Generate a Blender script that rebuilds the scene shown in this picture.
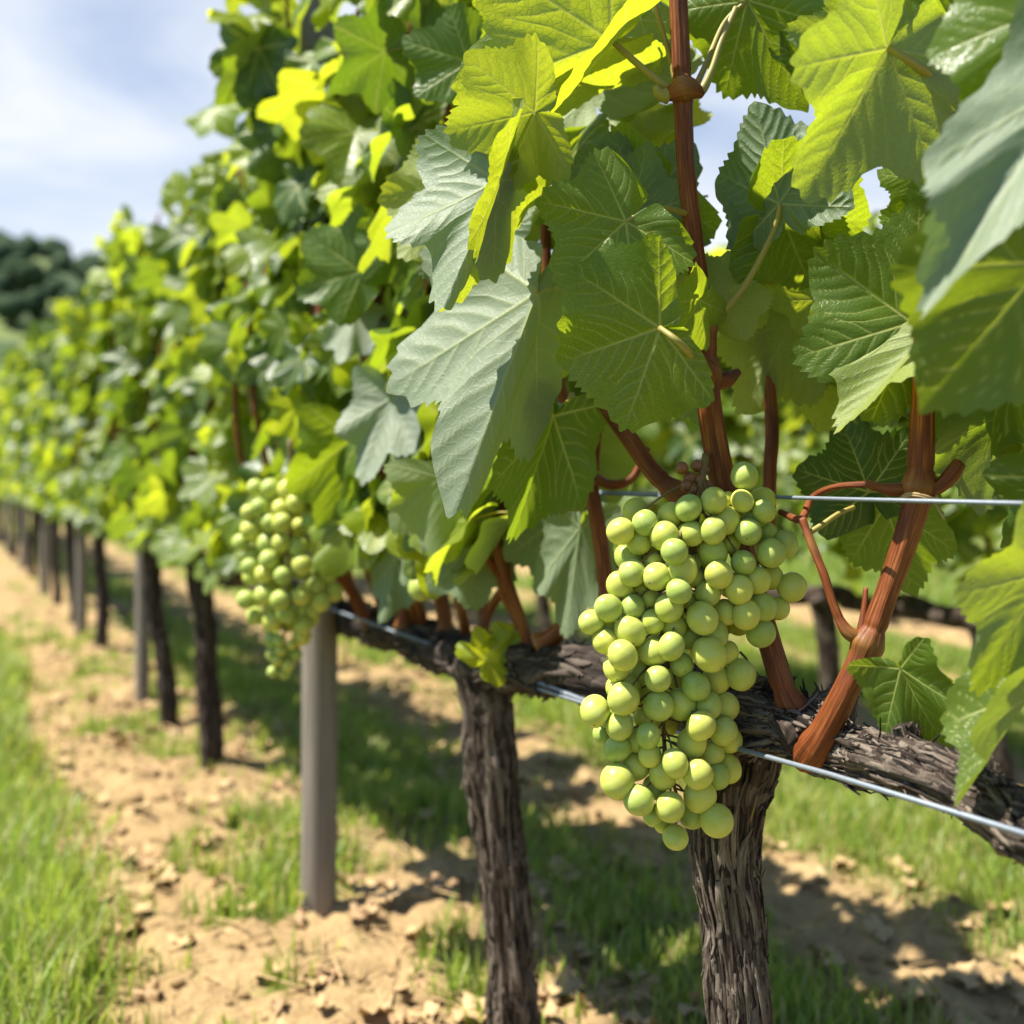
import bpy, math, random
import numpy as np
from mathutils import Vector, Matrix

# ------------------------------------------------------------------ scene, camera, sky, sun
scene = bpy.context.scene
for o in list(bpy.data.objects):
    bpy.data.objects.remove(o)
C = scene.collection

F = 1100.0          # focal length in pixels of the 1024 px frame
H = 0.754           # eye height (m)
VH = 469.0          # horizon row

cam_data = bpy.data.cameras.new('camera')
cam = bpy.data.objects.new('camera', cam_data)
C.objects.link(cam)
cam.location = (0, 0, H)
cam.rotation_euler = (math.radians(90), 0, 0)
cam_data.sensor_width = 36.0
cam_data.lens = 36.0 * F / 1024.0
cam_data.shift_y = -(512 - VH) / 1024.0
cam_data.clip_start = 0.02
cam_data.clip_end = 3000
cam_data.dof.use_dof = True
cam_data.dof.focus_distance = 0.885
cam_data.dof.aperture_fstop = 3.7
scene.camera = cam

SUN_EL = math.radians(62)
SUN_H = Vector((-0.985, -0.15, 0)).normalized()
sun_dir = Vector((SUN_H.x * math.cos(SUN_EL), SUN_H.y * math.cos(SUN_EL), math.sin(SUN_EL)))

scene.view_settings.view_transform = 'Standard'
scene.view_settings.look = 'None'
scene.view_settings.gamma = 1.0
scene.view_settings.exposure = 1.10
scene.cycles.use_denoising = True
scene.cycles.max_bounces = 8
scene.cycles.diffuse_bounces = 4
scene.cycles.transmission_bounces = 6
scene.cycles.sample_clamp_indirect = 6.0

sun_data = bpy.data.lights.new('sun', 'SUN')
sun_data.energy = 5.0
sun_data.angle = math.radians(0.5)
sun_data.color = (1.0, 0.95, 0.86)
sun = bpy.data.objects.new('sun', sun_data)
C.objects.link(sun)
sun.location = (-6, 3, 10)
sun.rotation_euler = sun_dir.to_track_quat('Z', 'Y').to_euler()

world = bpy.data.worlds.new('World')
scene.world = world
world.use_nodes = True
wn, wl = world.node_tree.nodes, world.node_tree.links
wn.clear()
w_out = wn.new('ShaderNodeOutputWorld')
w_bg = wn.new('ShaderNodeBackground')
w_sky = wn.new('ShaderNodeTexSky')
w_sky.sky_type = 'NISHITA'
w_sky.sun_disc = False
w_sky.sun_elevation = SUN_EL
w_sky.sun_rotation = math.atan2(SUN_H.x, SUN_H.y)
w_sky.air_density = 1.0
w_sky.dust_density = 0.5
w_geo = wn.new('ShaderNodeTexCoord')
w_map = wn.new('ShaderNodeMapping')
w_map.inputs['Scale'].default_value = (1.5, 1.5, 4.6)
w_map.inputs['Location'].default_value = (0.35, 0.2, 0.15)
w_noise = wn.new('ShaderNodeTexNoise')
w_noise.inputs['Scale'].default_value = 1.9
w_noise.inputs['Detail'].default_value = 6.0
w_noise.inputs['Roughness'].default_value = 0.52
w_noise.inputs['Distortion'].default_value = 0.35
w_ramp = wn.new('ShaderNodeValToRGB')
w_ramp.color_ramp.elements[0].position = 0.38
w_ramp.color_ramp.elements[0].color = (0.36, 0.36, 0.36, 1)
w_ramp.color_ramp.elements[1].position = 0.62
w_ramp.color_ramp.elements[1].color = (0.95, 0.95, 0.95, 1)
w_mix = wn.new('ShaderNodeMix')
w_mix.data_type = 'RGBA'
w_mix.inputs['B'].default_value = (9.0, 9.4, 10.0, 1)      # cloud radiance, same scale as the sky
w_bg.inputs['Strength'].default_value = 0.050
wl.new(w_geo.outputs['Generated'], w_map.inputs['Vector'])
wl.new(w_map.outputs['Vector'], w_noise.inputs['Vector'])
wl.new(w_noise.outputs['Fac'], w_ramp.inputs['Fac'])
w_sep = wn.new('ShaderNodeSeparateXYZ')
wl.new(w_geo.outputs['Generated'], w_sep.inputs[0])
w_el = wn.new('ShaderNodeMapRange')          # clouds only up to the frame top, clear overhead to cut ambient light
w_el.interpolation_type = 'SMOOTHSTEP'
w_el.inputs['From Min'].default_value = 0.40
w_el.inputs['From Max'].default_value = 0.58
w_el.inputs['To Min'].default_value = 1.0
w_el.inputs['To Max'].default_value = 0.0
wl.new(w_sep.outputs['Z'], w_el.inputs['Value'])
w_mul = wn.new('ShaderNodeMath')
w_mul.operation = 'MULTIPLY'
wl.new(w_ramp.outputs['Color'], w_mul.inputs[0])
wl.new(w_el.outputs['Result'], w_mul.inputs[1])
w_dot = wn.new('ShaderNodeVectorMath')       # clouds kept to the viewed side, unseen sky left clear to cut skylight
w_dot.operation = 'DOT_PRODUCT'
w_dot.inputs[1].default_value = (-0.42, 0.907, 0.0)
wl.new(w_geo.outputs['Generated'], w_dot.inputs[0])
w_az = wn.new('ShaderNodeMapRange')
w_az.interpolation_type = 'SMOOTHSTEP'
w_az.inputs['From Min'].default_value = 0.25
w_az.inputs['From Max'].default_value = 0.66
wl.new(w_dot.outputs['Value'], w_az.inputs['Value'])
w_mul2 = wn.new('ShaderNodeMath')
w_mul2.operation = 'MULTIPLY'
wl.new(w_mul.outputs[0], w_mul2.inputs[0])
wl.new(w_az.outputs['Result'], w_mul2.inputs[1])
wl.new(w_mul2.outputs[0], w_mix.inputs['Factor'])
w_tint = wn.new('ShaderNodeMix')
w_tint.data_type = 'RGBA'
w_tint.blend_type = 'MULTIPLY'
w_tint.inputs['Factor'].default_value = 1.0
w_tint.inputs['B'].default_value = (1.05, 1.24, 1.48, 1)
wl.new(w_sky.outputs['Color'], w_tint.inputs['A'])
wl.new(w_tint.outputs['Result'], w_mix.inputs['A'])
wl.new(w_mix.outputs['Result'], w_bg.inputs['Color'])
wl.new(w_bg.outputs['Background'], w_out.inputs['Surface'])

# ------------------------------------------------------------------ geometry helpers
R0X, R0Y, RS = 0.194, 0.957, -0.527          # the vine row: x = R0X + RS*(y - R0Y)
row_dir = Vector((RS, 1, 0)).normalized()
row_nrm = Vector((-row_dir.y, row_dir.x, 0))  # towards the sunny side (left, towards the viewer)


def P(u, v, y):
    return Vector(((u - 512.0) / F * y, y, H + (VH - v) / F * y))


def row_x(y, d=0.0):
    return R0X + RS * (y - R0Y) + d


def row_y(u):
    return 0.698 / ((u - 512.0) / F + 0.527)


def vnoise(p, seed=0):
    """smooth 3-D value noise, p (N,3) -> 0..1"""
    p = np.asarray(p, dtype=np.float64)
    i = np.floor(p).astype(np.int64)
    f = p - i
    f = f * f * (3 - 2 * f)

    def h(a, b, c):
        n = (a * 374761393 + b * 668265263 + c * 2147483647 + seed * 974634777) & 0xFFFFFFFF
        n = ((n ^ (n >> 13)) * 1274126177) & 0xFFFFFFFF
        n = ((n ^ (n >> 15)) * 2246822519) & 0xFFFFFFFF
        return ((n ^ (n >> 16)) & 0xFFFFFF) / float(0xFFFFFF)
    x, y, z = i[:, 0], i[:, 1], i[:, 2]
    r = 0
    for dx in (0, 1):
        for dy in (0, 1):
            for dz in (0, 1):
                w = (f[:, 0] if dx else 1 - f[:, 0]) * (f[:, 1] if dy else 1 - f[:, 1]) * (f[:, 2] if dz else 1 - f[:, 2])
                r = r + w * h(x + dx, y + dy, z + dz)
    return r


def fbm(p, seed=0, octv=4, gain=0.5):
    p = np.asarray(p, dtype=np.float64)
    r, a, t = 0, 1.0, 0.0
    for k in range(octv):
        r = r + a * vnoise(p * (2.03 ** k), seed + k * 17)
        t += a
        a *= gain
    return r / t


def make_mesh(name, V, faces, uv=None, attrs=None, mats=(), mat_idx=None, smooth=True):
    """faces: list of integer arrays (N,3) or (N,4)"""
    me = bpy.data.meshes.new(name)
    V = np.asarray(V, dtype=np.float32)
    faces = [np.asarray(f, dtype=np.int32) for f in faces if len(f)]
    loops = np.concatenate([f.ravel() for f in faces])
    sizes = np.concatenate([np.full(len(f), f.shape[1], dtype=np.int32) for f in faces])
    starts = np.concatenate([[0], np.cumsum(sizes)[:-1]]).astype(np.int32)
    me.vertices.add(len(V))
    me.vertices.foreach_set('co', V.ravel())
    me.loops.add(len(loops))
    me.loops.foreach_set('vertex_index', loops)
    me.polygons.add(len(sizes))
    me.polygons.foreach_set('loop_start', starts)
    if smooth:
        me.polygons.foreach_set('use_smooth', np.ones(len(sizes), dtype=bool))
    if mat_idx is not None:
        me.polygons.foreach_set('material_index', np.asarray(mat_idx, dtype=np.int32))
    if uv is not None:
        lay = me.uv_layers.new(name='UVMap')
        lay.data.foreach_set('uv', np.asarray(uv, dtype=np.float32)[loops].ravel())
    for k, a in (attrs or {}).items():
        at = me.attributes.new(k, 'FLOAT', 'POINT')
        at.data.foreach_set('value', np.asarray(a, dtype=np.float32))
    for m in mats:
        me.materials.append(m)
    me.update(calc_edges=True)
    return me


def link(name, me, parent=None, loc=None):
    o = bpy.data.objects.new(name, me)
    C.objects.link(o)
    if loc is not None:
        o.location = loc
    if parent is not None:
        o.parent = parent
    o.color = (0, 0, 0, 1)
    return o


def thing(name, label, cat, loc=(0, 0, 0), group=None):
    o = bpy.data.objects.new(name, None)
    C.objects.link(o)
    o.location = loc
    o.empty_display_size = 0.05
    o['label'] = label
    o['category'] = cat
    if group:
        o['group'] = group
    return o


class Geo:
    """collects pieces into one mesh"""

    def __init__(self):
        self.V, self.Q, self.T, self.uv, self.n, self.at = [], [], [], [], 0, {}

    def add(self, V, quads=None, tris=None, uv=None, **attrs):
        V = np.asarray(V, dtype=np.float64)
        if quads is not None and len(quads):
            self.Q.append(np.asarray(quads) + self.n)
        if tris is not None and len(tris):
            self.T.append(np.asarray(tris) + self.n)
        self.V.append(V)
        self.uv.append(np.zeros((len(V), 2)) if uv is None else np.asarray(uv))
        for k, a in attrs.items():
            self.at.setdefault(k, []).append(np.broadcast_to(np.asarray(a, dtype=np.float64), (len(V),)))
        self.n += len(V)

    def mesh(self, name, mats, offset=None, smooth=True):
        V = np.concatenate(self.V)
        if offset is not None:
            V = V - np.asarray(offset)
        f = []
        if self.Q:
            f.append(np.concatenate(self.Q))
        if self.T:
            f.append(np.concatenate(self.T))
        return make_mesh(name, V, f, np.concatenate(self.uv), {k: np.concatenate(a) for k, a in self.at.items()}, mats, smooth=smooth)


def spline(pts, n):
    """Catmull-Rom through pts (K,D) -> (n,D), roughly even spacing"""
    p = np.asarray(pts, dtype=np.float64)
    if len(p) == 2:
        t = np.linspace(0, 1, n)[:, None]
        return p[0] * (1 - t) + p[1] * t
    q = np.vstack([2 * p[0] - p[1], p, 2 * p[-1] - p[-2]])
    seg = np.linalg.norm(np.diff(p[:, :3], axis=0), axis=1)
    cum = np.concatenate([[0], np.cumsum(seg)])
    s = np.linspace(0, cum[-1], n)
    k = np.clip(np.searchsorted(cum, s, side='right') - 1, 0, len(p) - 2)
    t = ((s - cum[k]) / np.maximum(seg[k], 1e-9))[:, None]
    a, b, c, d = q[k], q[k + 1], q[k + 2], q[k + 3]
    return 0.5 * (2 * b + (c - a) * t + (2 * a - 5 * b + 4 * c - d) * t ** 2 + (3 * b - a - 3 * c + d) * t ** 3)


def frames(path):
    T = np.gradient(path, axis=0)
    T /= np.linalg.norm(T, axis=1)[:, None] + 1e-12
    N = np.zeros_like(T)
    ref = np.array([0.31, -0.94, 0.13])
    n = ref - T[0] * np.dot(ref, T[0])
    if np.linalg.norm(n) < 1e-3:
        n = np.cross(T[0], [1, 0, 0])
    n /= np.linalg.norm(n)
    for i in range(len(T)):
        n = n - T[i] * np.dot(n, T[i])
        n /= np.linalg.norm(n) + 1e-12
        N[i] = n
    B = np.cross(T, N)
    return T, N, B


def tube(geo, path, rad, nth=10, disp=None, cap=True, **attrs):
    """path (n,3), rad (n,), disp(theta_grid, s_grid)->radius factor; uv = (arc metres, length metres)"""
    path = np.asarray(path, dtype=np.float64)
    n = len(path)
    rad = np.broadcast_to(np.asarray(rad, dtype=np.float64), (n,))
    T, N, B = frames(path)
    s = np.concatenate([[0], np.cumsum(np.linalg.norm(np.diff(path, axis=0), axis=1))])
    th = np.linspace(0, 2 * np.pi, nth, endpoint=False)
    TH, S = np.meshgrid(th, s)
    Rr = np.repeat(rad[:, None], nth, axis=1)
    h = np.zeros_like(Rr) + 0.5
    if disp is not None:
        d, h = disp(TH, S)
        Rr = Rr * d
    V = path[:, None, :] + Rr[..., None] * (np.cos(TH)[..., None] * N[:, None, :] + np.sin(TH)[..., None] * B[:, None, :])
    V = V.reshape(-1, 3)
    uv = np.stack([np.abs(TH - np.pi) * rad.mean(), S], -1).reshape(-1, 2)
    i = np.arange(n - 1)[:, None] * nth
    j = np.arange(nth)[None, :]
    a = (i + j).ravel()
    b = (i + (j + 1) % nth).ravel()
    q = np.stack([a, b, b + nth, a + nth], 1)
    tr = np.zeros((0, 3), int)
    hh = h.reshape(-1)
    if cap:
        V = np.vstack([V, path[0] - T[0] * rad[0] * 0.25, path[-1] + T[-1] * rad[-1] * 0.25])
        uv = np.vstack([uv, [0, 0], [0, s[-1]]])
        hh = np.concatenate([hh, [0.4, 0.4]])
        k = np.arange(nth)
        c0, c1 = n * nth, n * nth + 1
        t0 = np.stack([np.full(nth, c0), (k + 1) % nth, k], 1)
        t1 = np.stack([np.full(nth, c1), (n - 1) * nth + k, (n - 1) * nth + (k + 1) % nth], 1)
        tr = np.vstack([t0, t1])
    geo.add(V, q, tr, uv, h=hh, **attrs)
    return path, T, N, B, s, Rr


# ------------------------------------------------------------------ materials
def new_mat(name):
    m = bpy.data.materials.new(name)
    m.use_nodes = True
    nt = m.node_tree
    nt.nodes.clear()
    return m, nt.nodes, nt.links


def nmix(N, L, fac, a, b, mode='MIX'):
    m = N.new('ShaderNodeMix')
    m.data_type = 'RGBA'
    m.blend_type = mode
    for inp, val in (('Factor', fac), ('A', a), ('B', b)):
        if isinstance(val, (float, int)):
            m.inputs[inp].default_value = val
        elif isinstance(val, tuple):
            m.inputs[inp].default_value = val if len(val) == 4 else (*val, 1)
        else:
            L.new(val, m.inputs[inp])
    return m.outputs['Result']


def nmath(N, L, op, a, b=0.0, c=None, clamp=False):
    m = N.new('ShaderNodeMath')
    m.operation = op
    m.use_clamp = clamp
    for k, val in enumerate((a, b) if c is None else (a, b, c)):
        if isinstance(val, (float, int)):
            m.inputs[k].default_value = val
        else:
            L.new(val, m.inputs[k])
    return m.outputs[0]


def nattr(N, name):
    a = N.new('ShaderNodeAttribute')
    a.attribute_name = name
    return a.outputs['Fac']


def nnoise(N, L, vec, scale, detail=3.0, rough=0.55, dist=0.0):
    t = N.new('ShaderNodeTexNoise')
    t.inputs['Scale'].default_value = scale
    t.inputs['Detail'].default_value = detail
    t.inputs['Roughness'].default_value = rough
    t.inputs['Distortion'].default_value = dist
    if vec is not None:
        L.new(vec, t.inputs['Vector'])
    return t.outputs['Fac']


def nramp(N, L, fac, stops):
    r = N.new('ShaderNodeValToRGB')
    e = r.color_ramp.elements
    while len(e) < len(stops):
        e.new(0.5)
    for k, (p, c) in enumerate(stops):
        e[k].position = p
        e[k].color = (*c, 1) if len(c) == 3 else c
    L.new(fac, r.inputs['Fac'])
    return r.outputs['Color']


def nmap(N, L, vec, sc):
    m = N.new('ShaderNodeMapping')
    m.inputs['Scale'].default_value = sc
    L.new(vec, m.inputs['Vector'])
    return m.outputs['Vector']


def nbump(N, L, h, strength, dist):
    b = N.new('ShaderNodeBump')
    b.inputs['Strength'].default_value = strength
    b.inputs['Distance'].default_value = dist
    L.new(h, b.inputs['Height'])
    return b.outputs['Normal']


def nadd(N, L, vec, val):
    m = N.new('ShaderNodeVectorMath')
    m.operation = 'ADD'
    L.new(vec, m.inputs[0])
    L.new(val, m.inputs[1])
    return m.outputs[0]


def leaf_material(name='grape leaf'):
    m, N, L = new_mat(name)
    out = N.new('ShaderNodeOutputMaterial')
    tc = N.new('ShaderNodeTexCoord')
    uv = tc.outputs['UV']
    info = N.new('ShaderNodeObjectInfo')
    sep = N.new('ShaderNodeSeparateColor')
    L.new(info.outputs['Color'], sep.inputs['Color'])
    young = nmath(N, L, 'ADD', nattr(N, 'young'), sep.outputs['Red'], clamp=True)
    tint = nmath(N, L, 'FRACT', nmath(N, L, 'ADD', nattr(N, 'tint'), info.outputs['Random']))
    vein = nattr(N, 'vein')
    geo = N.new('ShaderNodeNewGeometry')
    back = geo.outputs['Backfacing']
    # small net of veins
    vor = N.new('ShaderNodeTexVoronoi')
    vor.feature = 'DISTANCE_TO_EDGE'
    vor.inputs['Scale'].default_value = 24
    L.new(uv, vor.inputs['Vector'])
    net = nmath(N, L, 'SMOOTH_MAX', nmath(N, L, 'MULTIPLY', vor.outputs['Distance'], 9.0), 0.0, 0.1)
    net = nmath(N, L, 'MINIMUM', net, 1.0)
    mott = nnoise(N, L, uv, 5.0, 4, 0.6)
    blot = nnoise(N, L, uv, 2.2, 3, 0.5)
    # upper side: deep green -> yellow green when young
    g1 = nmix(N, L, tint, (0.018, 0.050, 0.009), (0.110, 0.185, 0.016))
    up = nmix(N, L, young, g1, (0.25, 0.33, 0.018))
    up = nmix(N, L, nmath(N, L, 'MULTIPLY', mott, 0.40), up, (0.060, 0.11, 0.02))
    up = nmix(N, L, nmath(N, L, 'MULTIPLY', nmath(N, L, 'SUBTRACT', 1.0, net), 0.22), up, (0.12, 0.18, 0.04))
    up = nmix(N, L, nmath(N, L, 'MULTIPLY', vein, 0.95), up, (0.40, 0.43, 0.13))
    # lower side: pale green with fine down
    lo = nmix(N, L, tint, (0.085, 0.135, 0.055), (0.25, 0.31, 0.20))
    lo = nmix(N, L, sep.outputs['Blue'], lo, (0.42, 0.46, 0.39))  # chosen leaves paler still: sunlit sheen put into the underside colour
    lo = nmix(N, L, young, lo, (0.25, 0.32, 0.04))
    lo = nmix(N, L, nmath(N, L, 'MULTIPLY', mott, 0.3), lo, (0.20, 0.25, 0.16))
    lo = nmix(N, L, nmath(N, L, 'MULTIPLY', nmath(N, L, 'SUBTRACT', 1.0, net), 0.25), lo, (0.30, 0.35, 0.20))
    lo = nmix(N, L, nmath(N, L, 'MULTIPLY', vein, 0.7), lo, (0.36, 0.40, 0.20))
    col = nmix(N, L, back, up, lo)
    # a few brown specks
    spk = N.new('ShaderNodeTexVoronoi')
    spk.inputs['Scale'].default_value = 4.3
    L.new(uv, spk.inputs['Vector'])
    sp = nmath(N, L, 'LESS_THAN', nmath(N, L, 'ADD', spk.outputs['Distance'], nmath(N, L, 'MULTIPLY', blot, 0.10)), 0.085)
    col = nmix(N, L, nmath(N, L, 'MULTIPLY', sp, 0.55), col, (0.16, 0.09, 0.03))
    col = nmix(N, L, nattr(N, 'edge'), col, (0.20, 0.12, 0.04))
    tr = nmix(N, L, young, nmix(N, L, tint, (0.22, 0.40, 0.012), (0.66, 0.80, 0.022)), (0.84, 0.86, 0.03))
    tr = nmix(N, L, nmath(N, L, 'MULTIPLY', nmath(N, L, 'SUBTRACT', 1.0, net), 0.5), tr, (0.28, 0.40, 0.02))
    tr = nmix(N, L, nmath(N, L, 'MULTIPLY', vein, 0.6), tr, (0.62, 0.62, 0.10))
    hgt = nmath(N, L, 'ADD', nmath(N, L, 'MULTIPLY', net, 0.16), nmath(N, L, 'MULTIPLY', mott, 0.6))
    hgt = nmath(N, L, 'SUBTRACT', hgt, nmath(N, L, 'MULTIPLY', vein, 0.5))
    nor = nbump(N, L, hgt, 0.30, 0.003)
    pr = N.new('ShaderNodeBsdfPrincipled')
    L.new(col, pr.inputs['Base Color'])
    L.new(nmath(N, L, 'MULTIPLY_ADD', back, 0.16, nmath(N, L, 'MULTIPLY_ADD', blot, 0.20, 0.26)), pr.inputs['Roughness'])
    pr.inputs['Specular IOR Level'].default_value = 0.40
    pr.inputs['Sheen Weight'].default_value = 0.0
    L.new(nor, pr.inputs['Normal'])
    tb = N.new('ShaderNodeBsdfTranslucent')
    L.new(tr, tb.inputs['Color'])
    L.new(nor, tb.inputs['Normal'])
    mx = N.new('ShaderNodeMixShader')
    L.new(nmath(N, L, 'MULTIPLY_ADD', young, 0.14, nmath(N, L, 'MULTIPLY_ADD', tint, 0.22, 0.24)), mx.inputs['Fac'])
    L.new(pr.outputs[0], mx.inputs[1])
    L.new(tb.outputs[0], mx.inputs[2])
    L.new(mx.outputs[0], out.inputs['Surface'])
    return m


def bark_material(name, dark, mid, pale, pale_amt=0.5):
    m, N, L = new_mat(name)
    out = N.new('ShaderNodeOutputMaterial')
    tc = N.new('ShaderNodeTexCoord')
    st = nmap(N, L, tc.outputs['UV'], (1.0, 0.10, 1.0))
    fine = nnoise(N, L, st, 900, 4, 0.65, 0.3)
    fibre = nnoise(N, L, st, 260, 4, 0.6, 0.4)
    patch = nnoise(N, L, tc.outputs['UV'], 24, 3, 0.55)
    h = nattr(N, 'h')
    f = nmath(N, L, 'ADD', nmath(N, L, 'MULTIPLY', fibre, 0.55), nmath(N, L, 'MULTIPLY', h, 0.55))
    col = nramp(N, L, f, [(0.30, dark), (0.52, mid), (0.78, pale)])
    col = nmix(N, L, nmath(N, L, 'MULTIPLY', nmath(N, L, 'GREATER_THAN', patch, 0.56), pale_amt * 0.6), col, pale)
    col = nmix(N, L, nmath(N, L, 'MULTIPLY', nmath(N, L, 'LESS_THAN', fine, 0.42), 0.5), col, dark)
    pr = N.new('ShaderNodeBsdfPrincipled')
    L.new(col, pr.inputs['Base Color'])
    pr.inputs['Roughness'].default_value = 0.88
    pr.inputs['Specular IOR Level'].default_value = 0.25
    L.new(nbump(N, L, nmath(N, L, 'ADD', fine, fibre), 0.9, 0.002), pr.inputs['Normal'])
    L.new(pr.outputs[0], out.inputs['Surface'])
    return m


def cane_material(name, a, b, c):
    m, N, L = new_mat(name)
    out = N.new('ShaderNodeOutputMaterial')
    tc = N.new('ShaderNodeTexCoord')
    st = nmap(N, L, tc.outputs['UV'], (1.0, 0.035, 1.0))
    fibre = nnoise(N, L, st, 620, 3, 0.6)
    big = nnoise(N, L, nmap(N, L, tc.outputs['UV'], (1, 0.25, 1)), 70, 3, 0.5)
    h = nattr(N, 'h')
    col = nramp(N, L, nmath(N, L, 'ADD', nmath(N, L, 'MULTIPLY', fibre, 0.6), nmath(N, L, 'MULTIPLY', big, 0.4)), [(0.34, a), (0.52, b), (0.68, c)])
    col = nmix(N, L, nmath(N, L, 'MULTIPLY', nmath(N, L, 'SUBTRACT', h, 0.5, clamp=True), 1.1, clamp=True), col, (0.30, 0.15, 0.035))
    pr = N.new('ShaderNodeBsdfPrincipled')
    L.new(col, pr.inputs['Base Color'])
    pr.inputs['Roughness'].default_value = 0.5
    pr.inputs['Specular IOR Level'].default_value = 0.32
    L.new(nbump(N, L, fibre, 0.8, 0.0018), pr.inputs['Normal'])
    L.new(pr.outputs[0], out.inputs['Surface'])
    return m


def grape_material():
    m, N, L = new_mat('green grape skin')
    out = N.new('ShaderNodeOutputMaterial')
    tc = N.new('ShaderNodeTexCoord')
    info = N.new('ShaderNodeObjectInfo')
    ob = tc.outputs['Object']
    rnd = info.outputs['Random']
    base = nmix(N, L, rnd, (0.26, 0.38, 0.045), (0.62, 0.60, 0.065))
    n1 = nnoise(N, L, nadd(N, L, ob, nmath(N, L, 'MULTIPLY', rnd, 40.0)), 1.6, 4, 0.6)
    n2 = nnoise(N, L, ob, 9, 3, 0.6)
    base = nmix(N, L, nmath(N, L, 'MULTIPLY', n1, 0.35), base, (0.42, 0.50, 0.14))
    # pale bloom, rubbed off in patches
    bl = nmath(N, L, 'MULTIPLY', nmath(N, L, 'SUBTRACT', n1, 0.30, clamp=True), 0.75)
    bl = nmath(N, L, 'ADD', bl, nmath(N, L, 'MULTIPLY', n2, 0.08))
    base = nmix(N, L, bl, base, (0.62, 0.66, 0.32))
    spv = N.new('ShaderNodeTexVoronoi')
    spv.inputs['Scale'].default_value = 5.5
    L.new(nadd(N, L, ob, rnd), spv.inputs['Vector'])
    spk = nmath(N, L, 'LESS_THAN', spv.outputs['Distance'], nmath(N, L, 'MULTIPLY', n1, 0.10))
    base = nmix(N, L, nmath(N, L, 'MULTIPLY', spk, 0.6), base, (0.16, 0.11, 0.035))
    scar = nattr(N, 'scar')
    base = nmix(N, L, scar, base, (0.09, 0.055, 0.02))
    pr = N.new('ShaderNodeBsdfPrincipled')
    L.new(base, pr.inputs['Base Color'])
    pr.inputs['Subsurface Weight'].default_value = 0.6
    pr.inputs['Subsurface Radius'].default_value = (1.0, 1.0, 0.25)
    pr.inputs['Subsurface Scale'].default_value = 0.0036
    L.new(nmath(N, L, 'MULTIPLY_ADD', bl, 0.6, 0.27), pr.inputs['Roughness'])
    pr.inputs['Specular IOR Level'].default_value = 0.32
    L.new(nbump(N, L, n2, 0.12, 0.001), pr.inputs['Normal'])
    L.new(pr.outputs[0], out.inputs['Surface'])
    return m


def simple_mat(name, col, rough=0.6, metallic=0.0, var=None, scale=40, bump=0.0, spec=0.5, stretch=(1, 1, 1)):
    m, N, L = new_mat(name)
    out = N.new('ShaderNodeOutputMaterial')
    pr = N.new('ShaderNodeBsdfPrincipled')
    tc = N.new('ShaderNodeTexCoord')
    n = nnoise(N, L, nmap(N, L, tc.outputs['Object'], stretch), scale, 4, 0.6)
    L.new(nmix(N, L, n, col, var or tuple(c * 0.6 for c in col)), pr.inputs['Base Color'])
    pr.inputs['Roughness'].default_value = rough
    pr.inputs['Metallic'].default_value = metallic
    pr.inputs['Specular IOR Level'].default_value = spec
    if bump:
        L.new(nbump(N, L, n, bump, 0.004), pr.inputs['Normal'])
    L.new(pr.outputs[0], out.inputs['Surface'])
    return m


M_leaf = leaf_material()
M_bark = bark_material('shaggy vine bark', (0.012, 0.008, 0.006), (0.060, 0.041, 0.030), (0.25, 0.20, 0.155))
M_bark_dark = bark_material('dark vine bark', (0.012, 0.008, 0.007), (0.040, 0.028, 0.022), (0.13, 0.10, 0.08), 0.25)
M_cane = cane_material('red brown cane', (0.060, 0.014, 0.005), (0.20, 0.050, 0.011), (0.38, 0.145, 0.04))
M_petiole = simple_mat('petiole', (0.34, 0.22, 0.055), 0.5, 0, (0.26, 0.28, 0.05), 30)
M_stem = simple_mat('bunch stem', (0.16, 0.055, 0.025), 0.6, 0, (0.20, 0.17, 0.05), 60)
M_grape = grape_material()
M_shrivel = simple_mat('shrivelled grape', (0.16, 0.055, 0.02), 0.45, 0, (0.30, 0.12, 0.04), 120, 0.4)
M_wire = simple_mat('galvanised wire', (0.27, 0.31, 0.35), 0.55, 0.35, (0.16, 0.18, 0.21), 200)
M_post = simple_mat('weathered post wood', (0.36, 0.315, 0.26), 0.85, 0, (0.07, 0.055, 0.045), 130, 0.8, 0.2, (1, 1, 0.035))
M_yleaf = M_leaf

# ------------------------------------------------------------------ grape leaves
LOBES = np.array([0, 52, 108, -52, -108]) * np.pi / 180


BASAL = [1.0]
LAST_RHO = [None]


def leaf_outline(th, rng_seed, depth):
    """radius of the leaf edge, th = 0 at the tip"""
    a = np.abs(th) * 180 / np.pi
    d = depth
    xs = [0, 10, 27, 41, 52, 63, 80, 95, 108, 122, 145, 163, 174, 180]
    ys = [1.0, 0.93, 0.86 - 0.20 * d, 0.86 - 0.03 * d, 0.92, 0.85, 0.80 - 0.20 * d, 0.76, 0.80, 0.74, 0.64, 0.50, 0.30, 0.10]
    x = np.asarray(xs, float)
    y = np.asarray(ys, float)
    # monotone-ish smooth interpolation
    k = np.clip(np.searchsorted(x, a, side='right') - 1, 0, len(x) - 2)
    t = (a - x[k]) / (x[k + 1] - x[k])
    m = np.gradient(y, x)
    hk = x[k + 1] - x[k]
    r = (2 * t ** 3 - 3 * t ** 2 + 1) * y[k] + (t ** 3 - 2 * t ** 2 + t) * hk * m[k] + (-2 * t ** 3 + 3 * t ** 2) * y[k + 1] + (t ** 3 - t ** 2) * hk * m[k + 1]
    r = r * (1 - (1 - BASAL[0]) * np.clip((a - 105) / 35, 0, 1))
    q = np.stack([np.cos(th) * 1.3, np.sin(th) * 1.3, np.full_like(th, rng_seed * 3.7)], -1)
    r = r * (1 + 0.16 * (vnoise(q, rng_seed) - 0.5))
    return r


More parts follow.
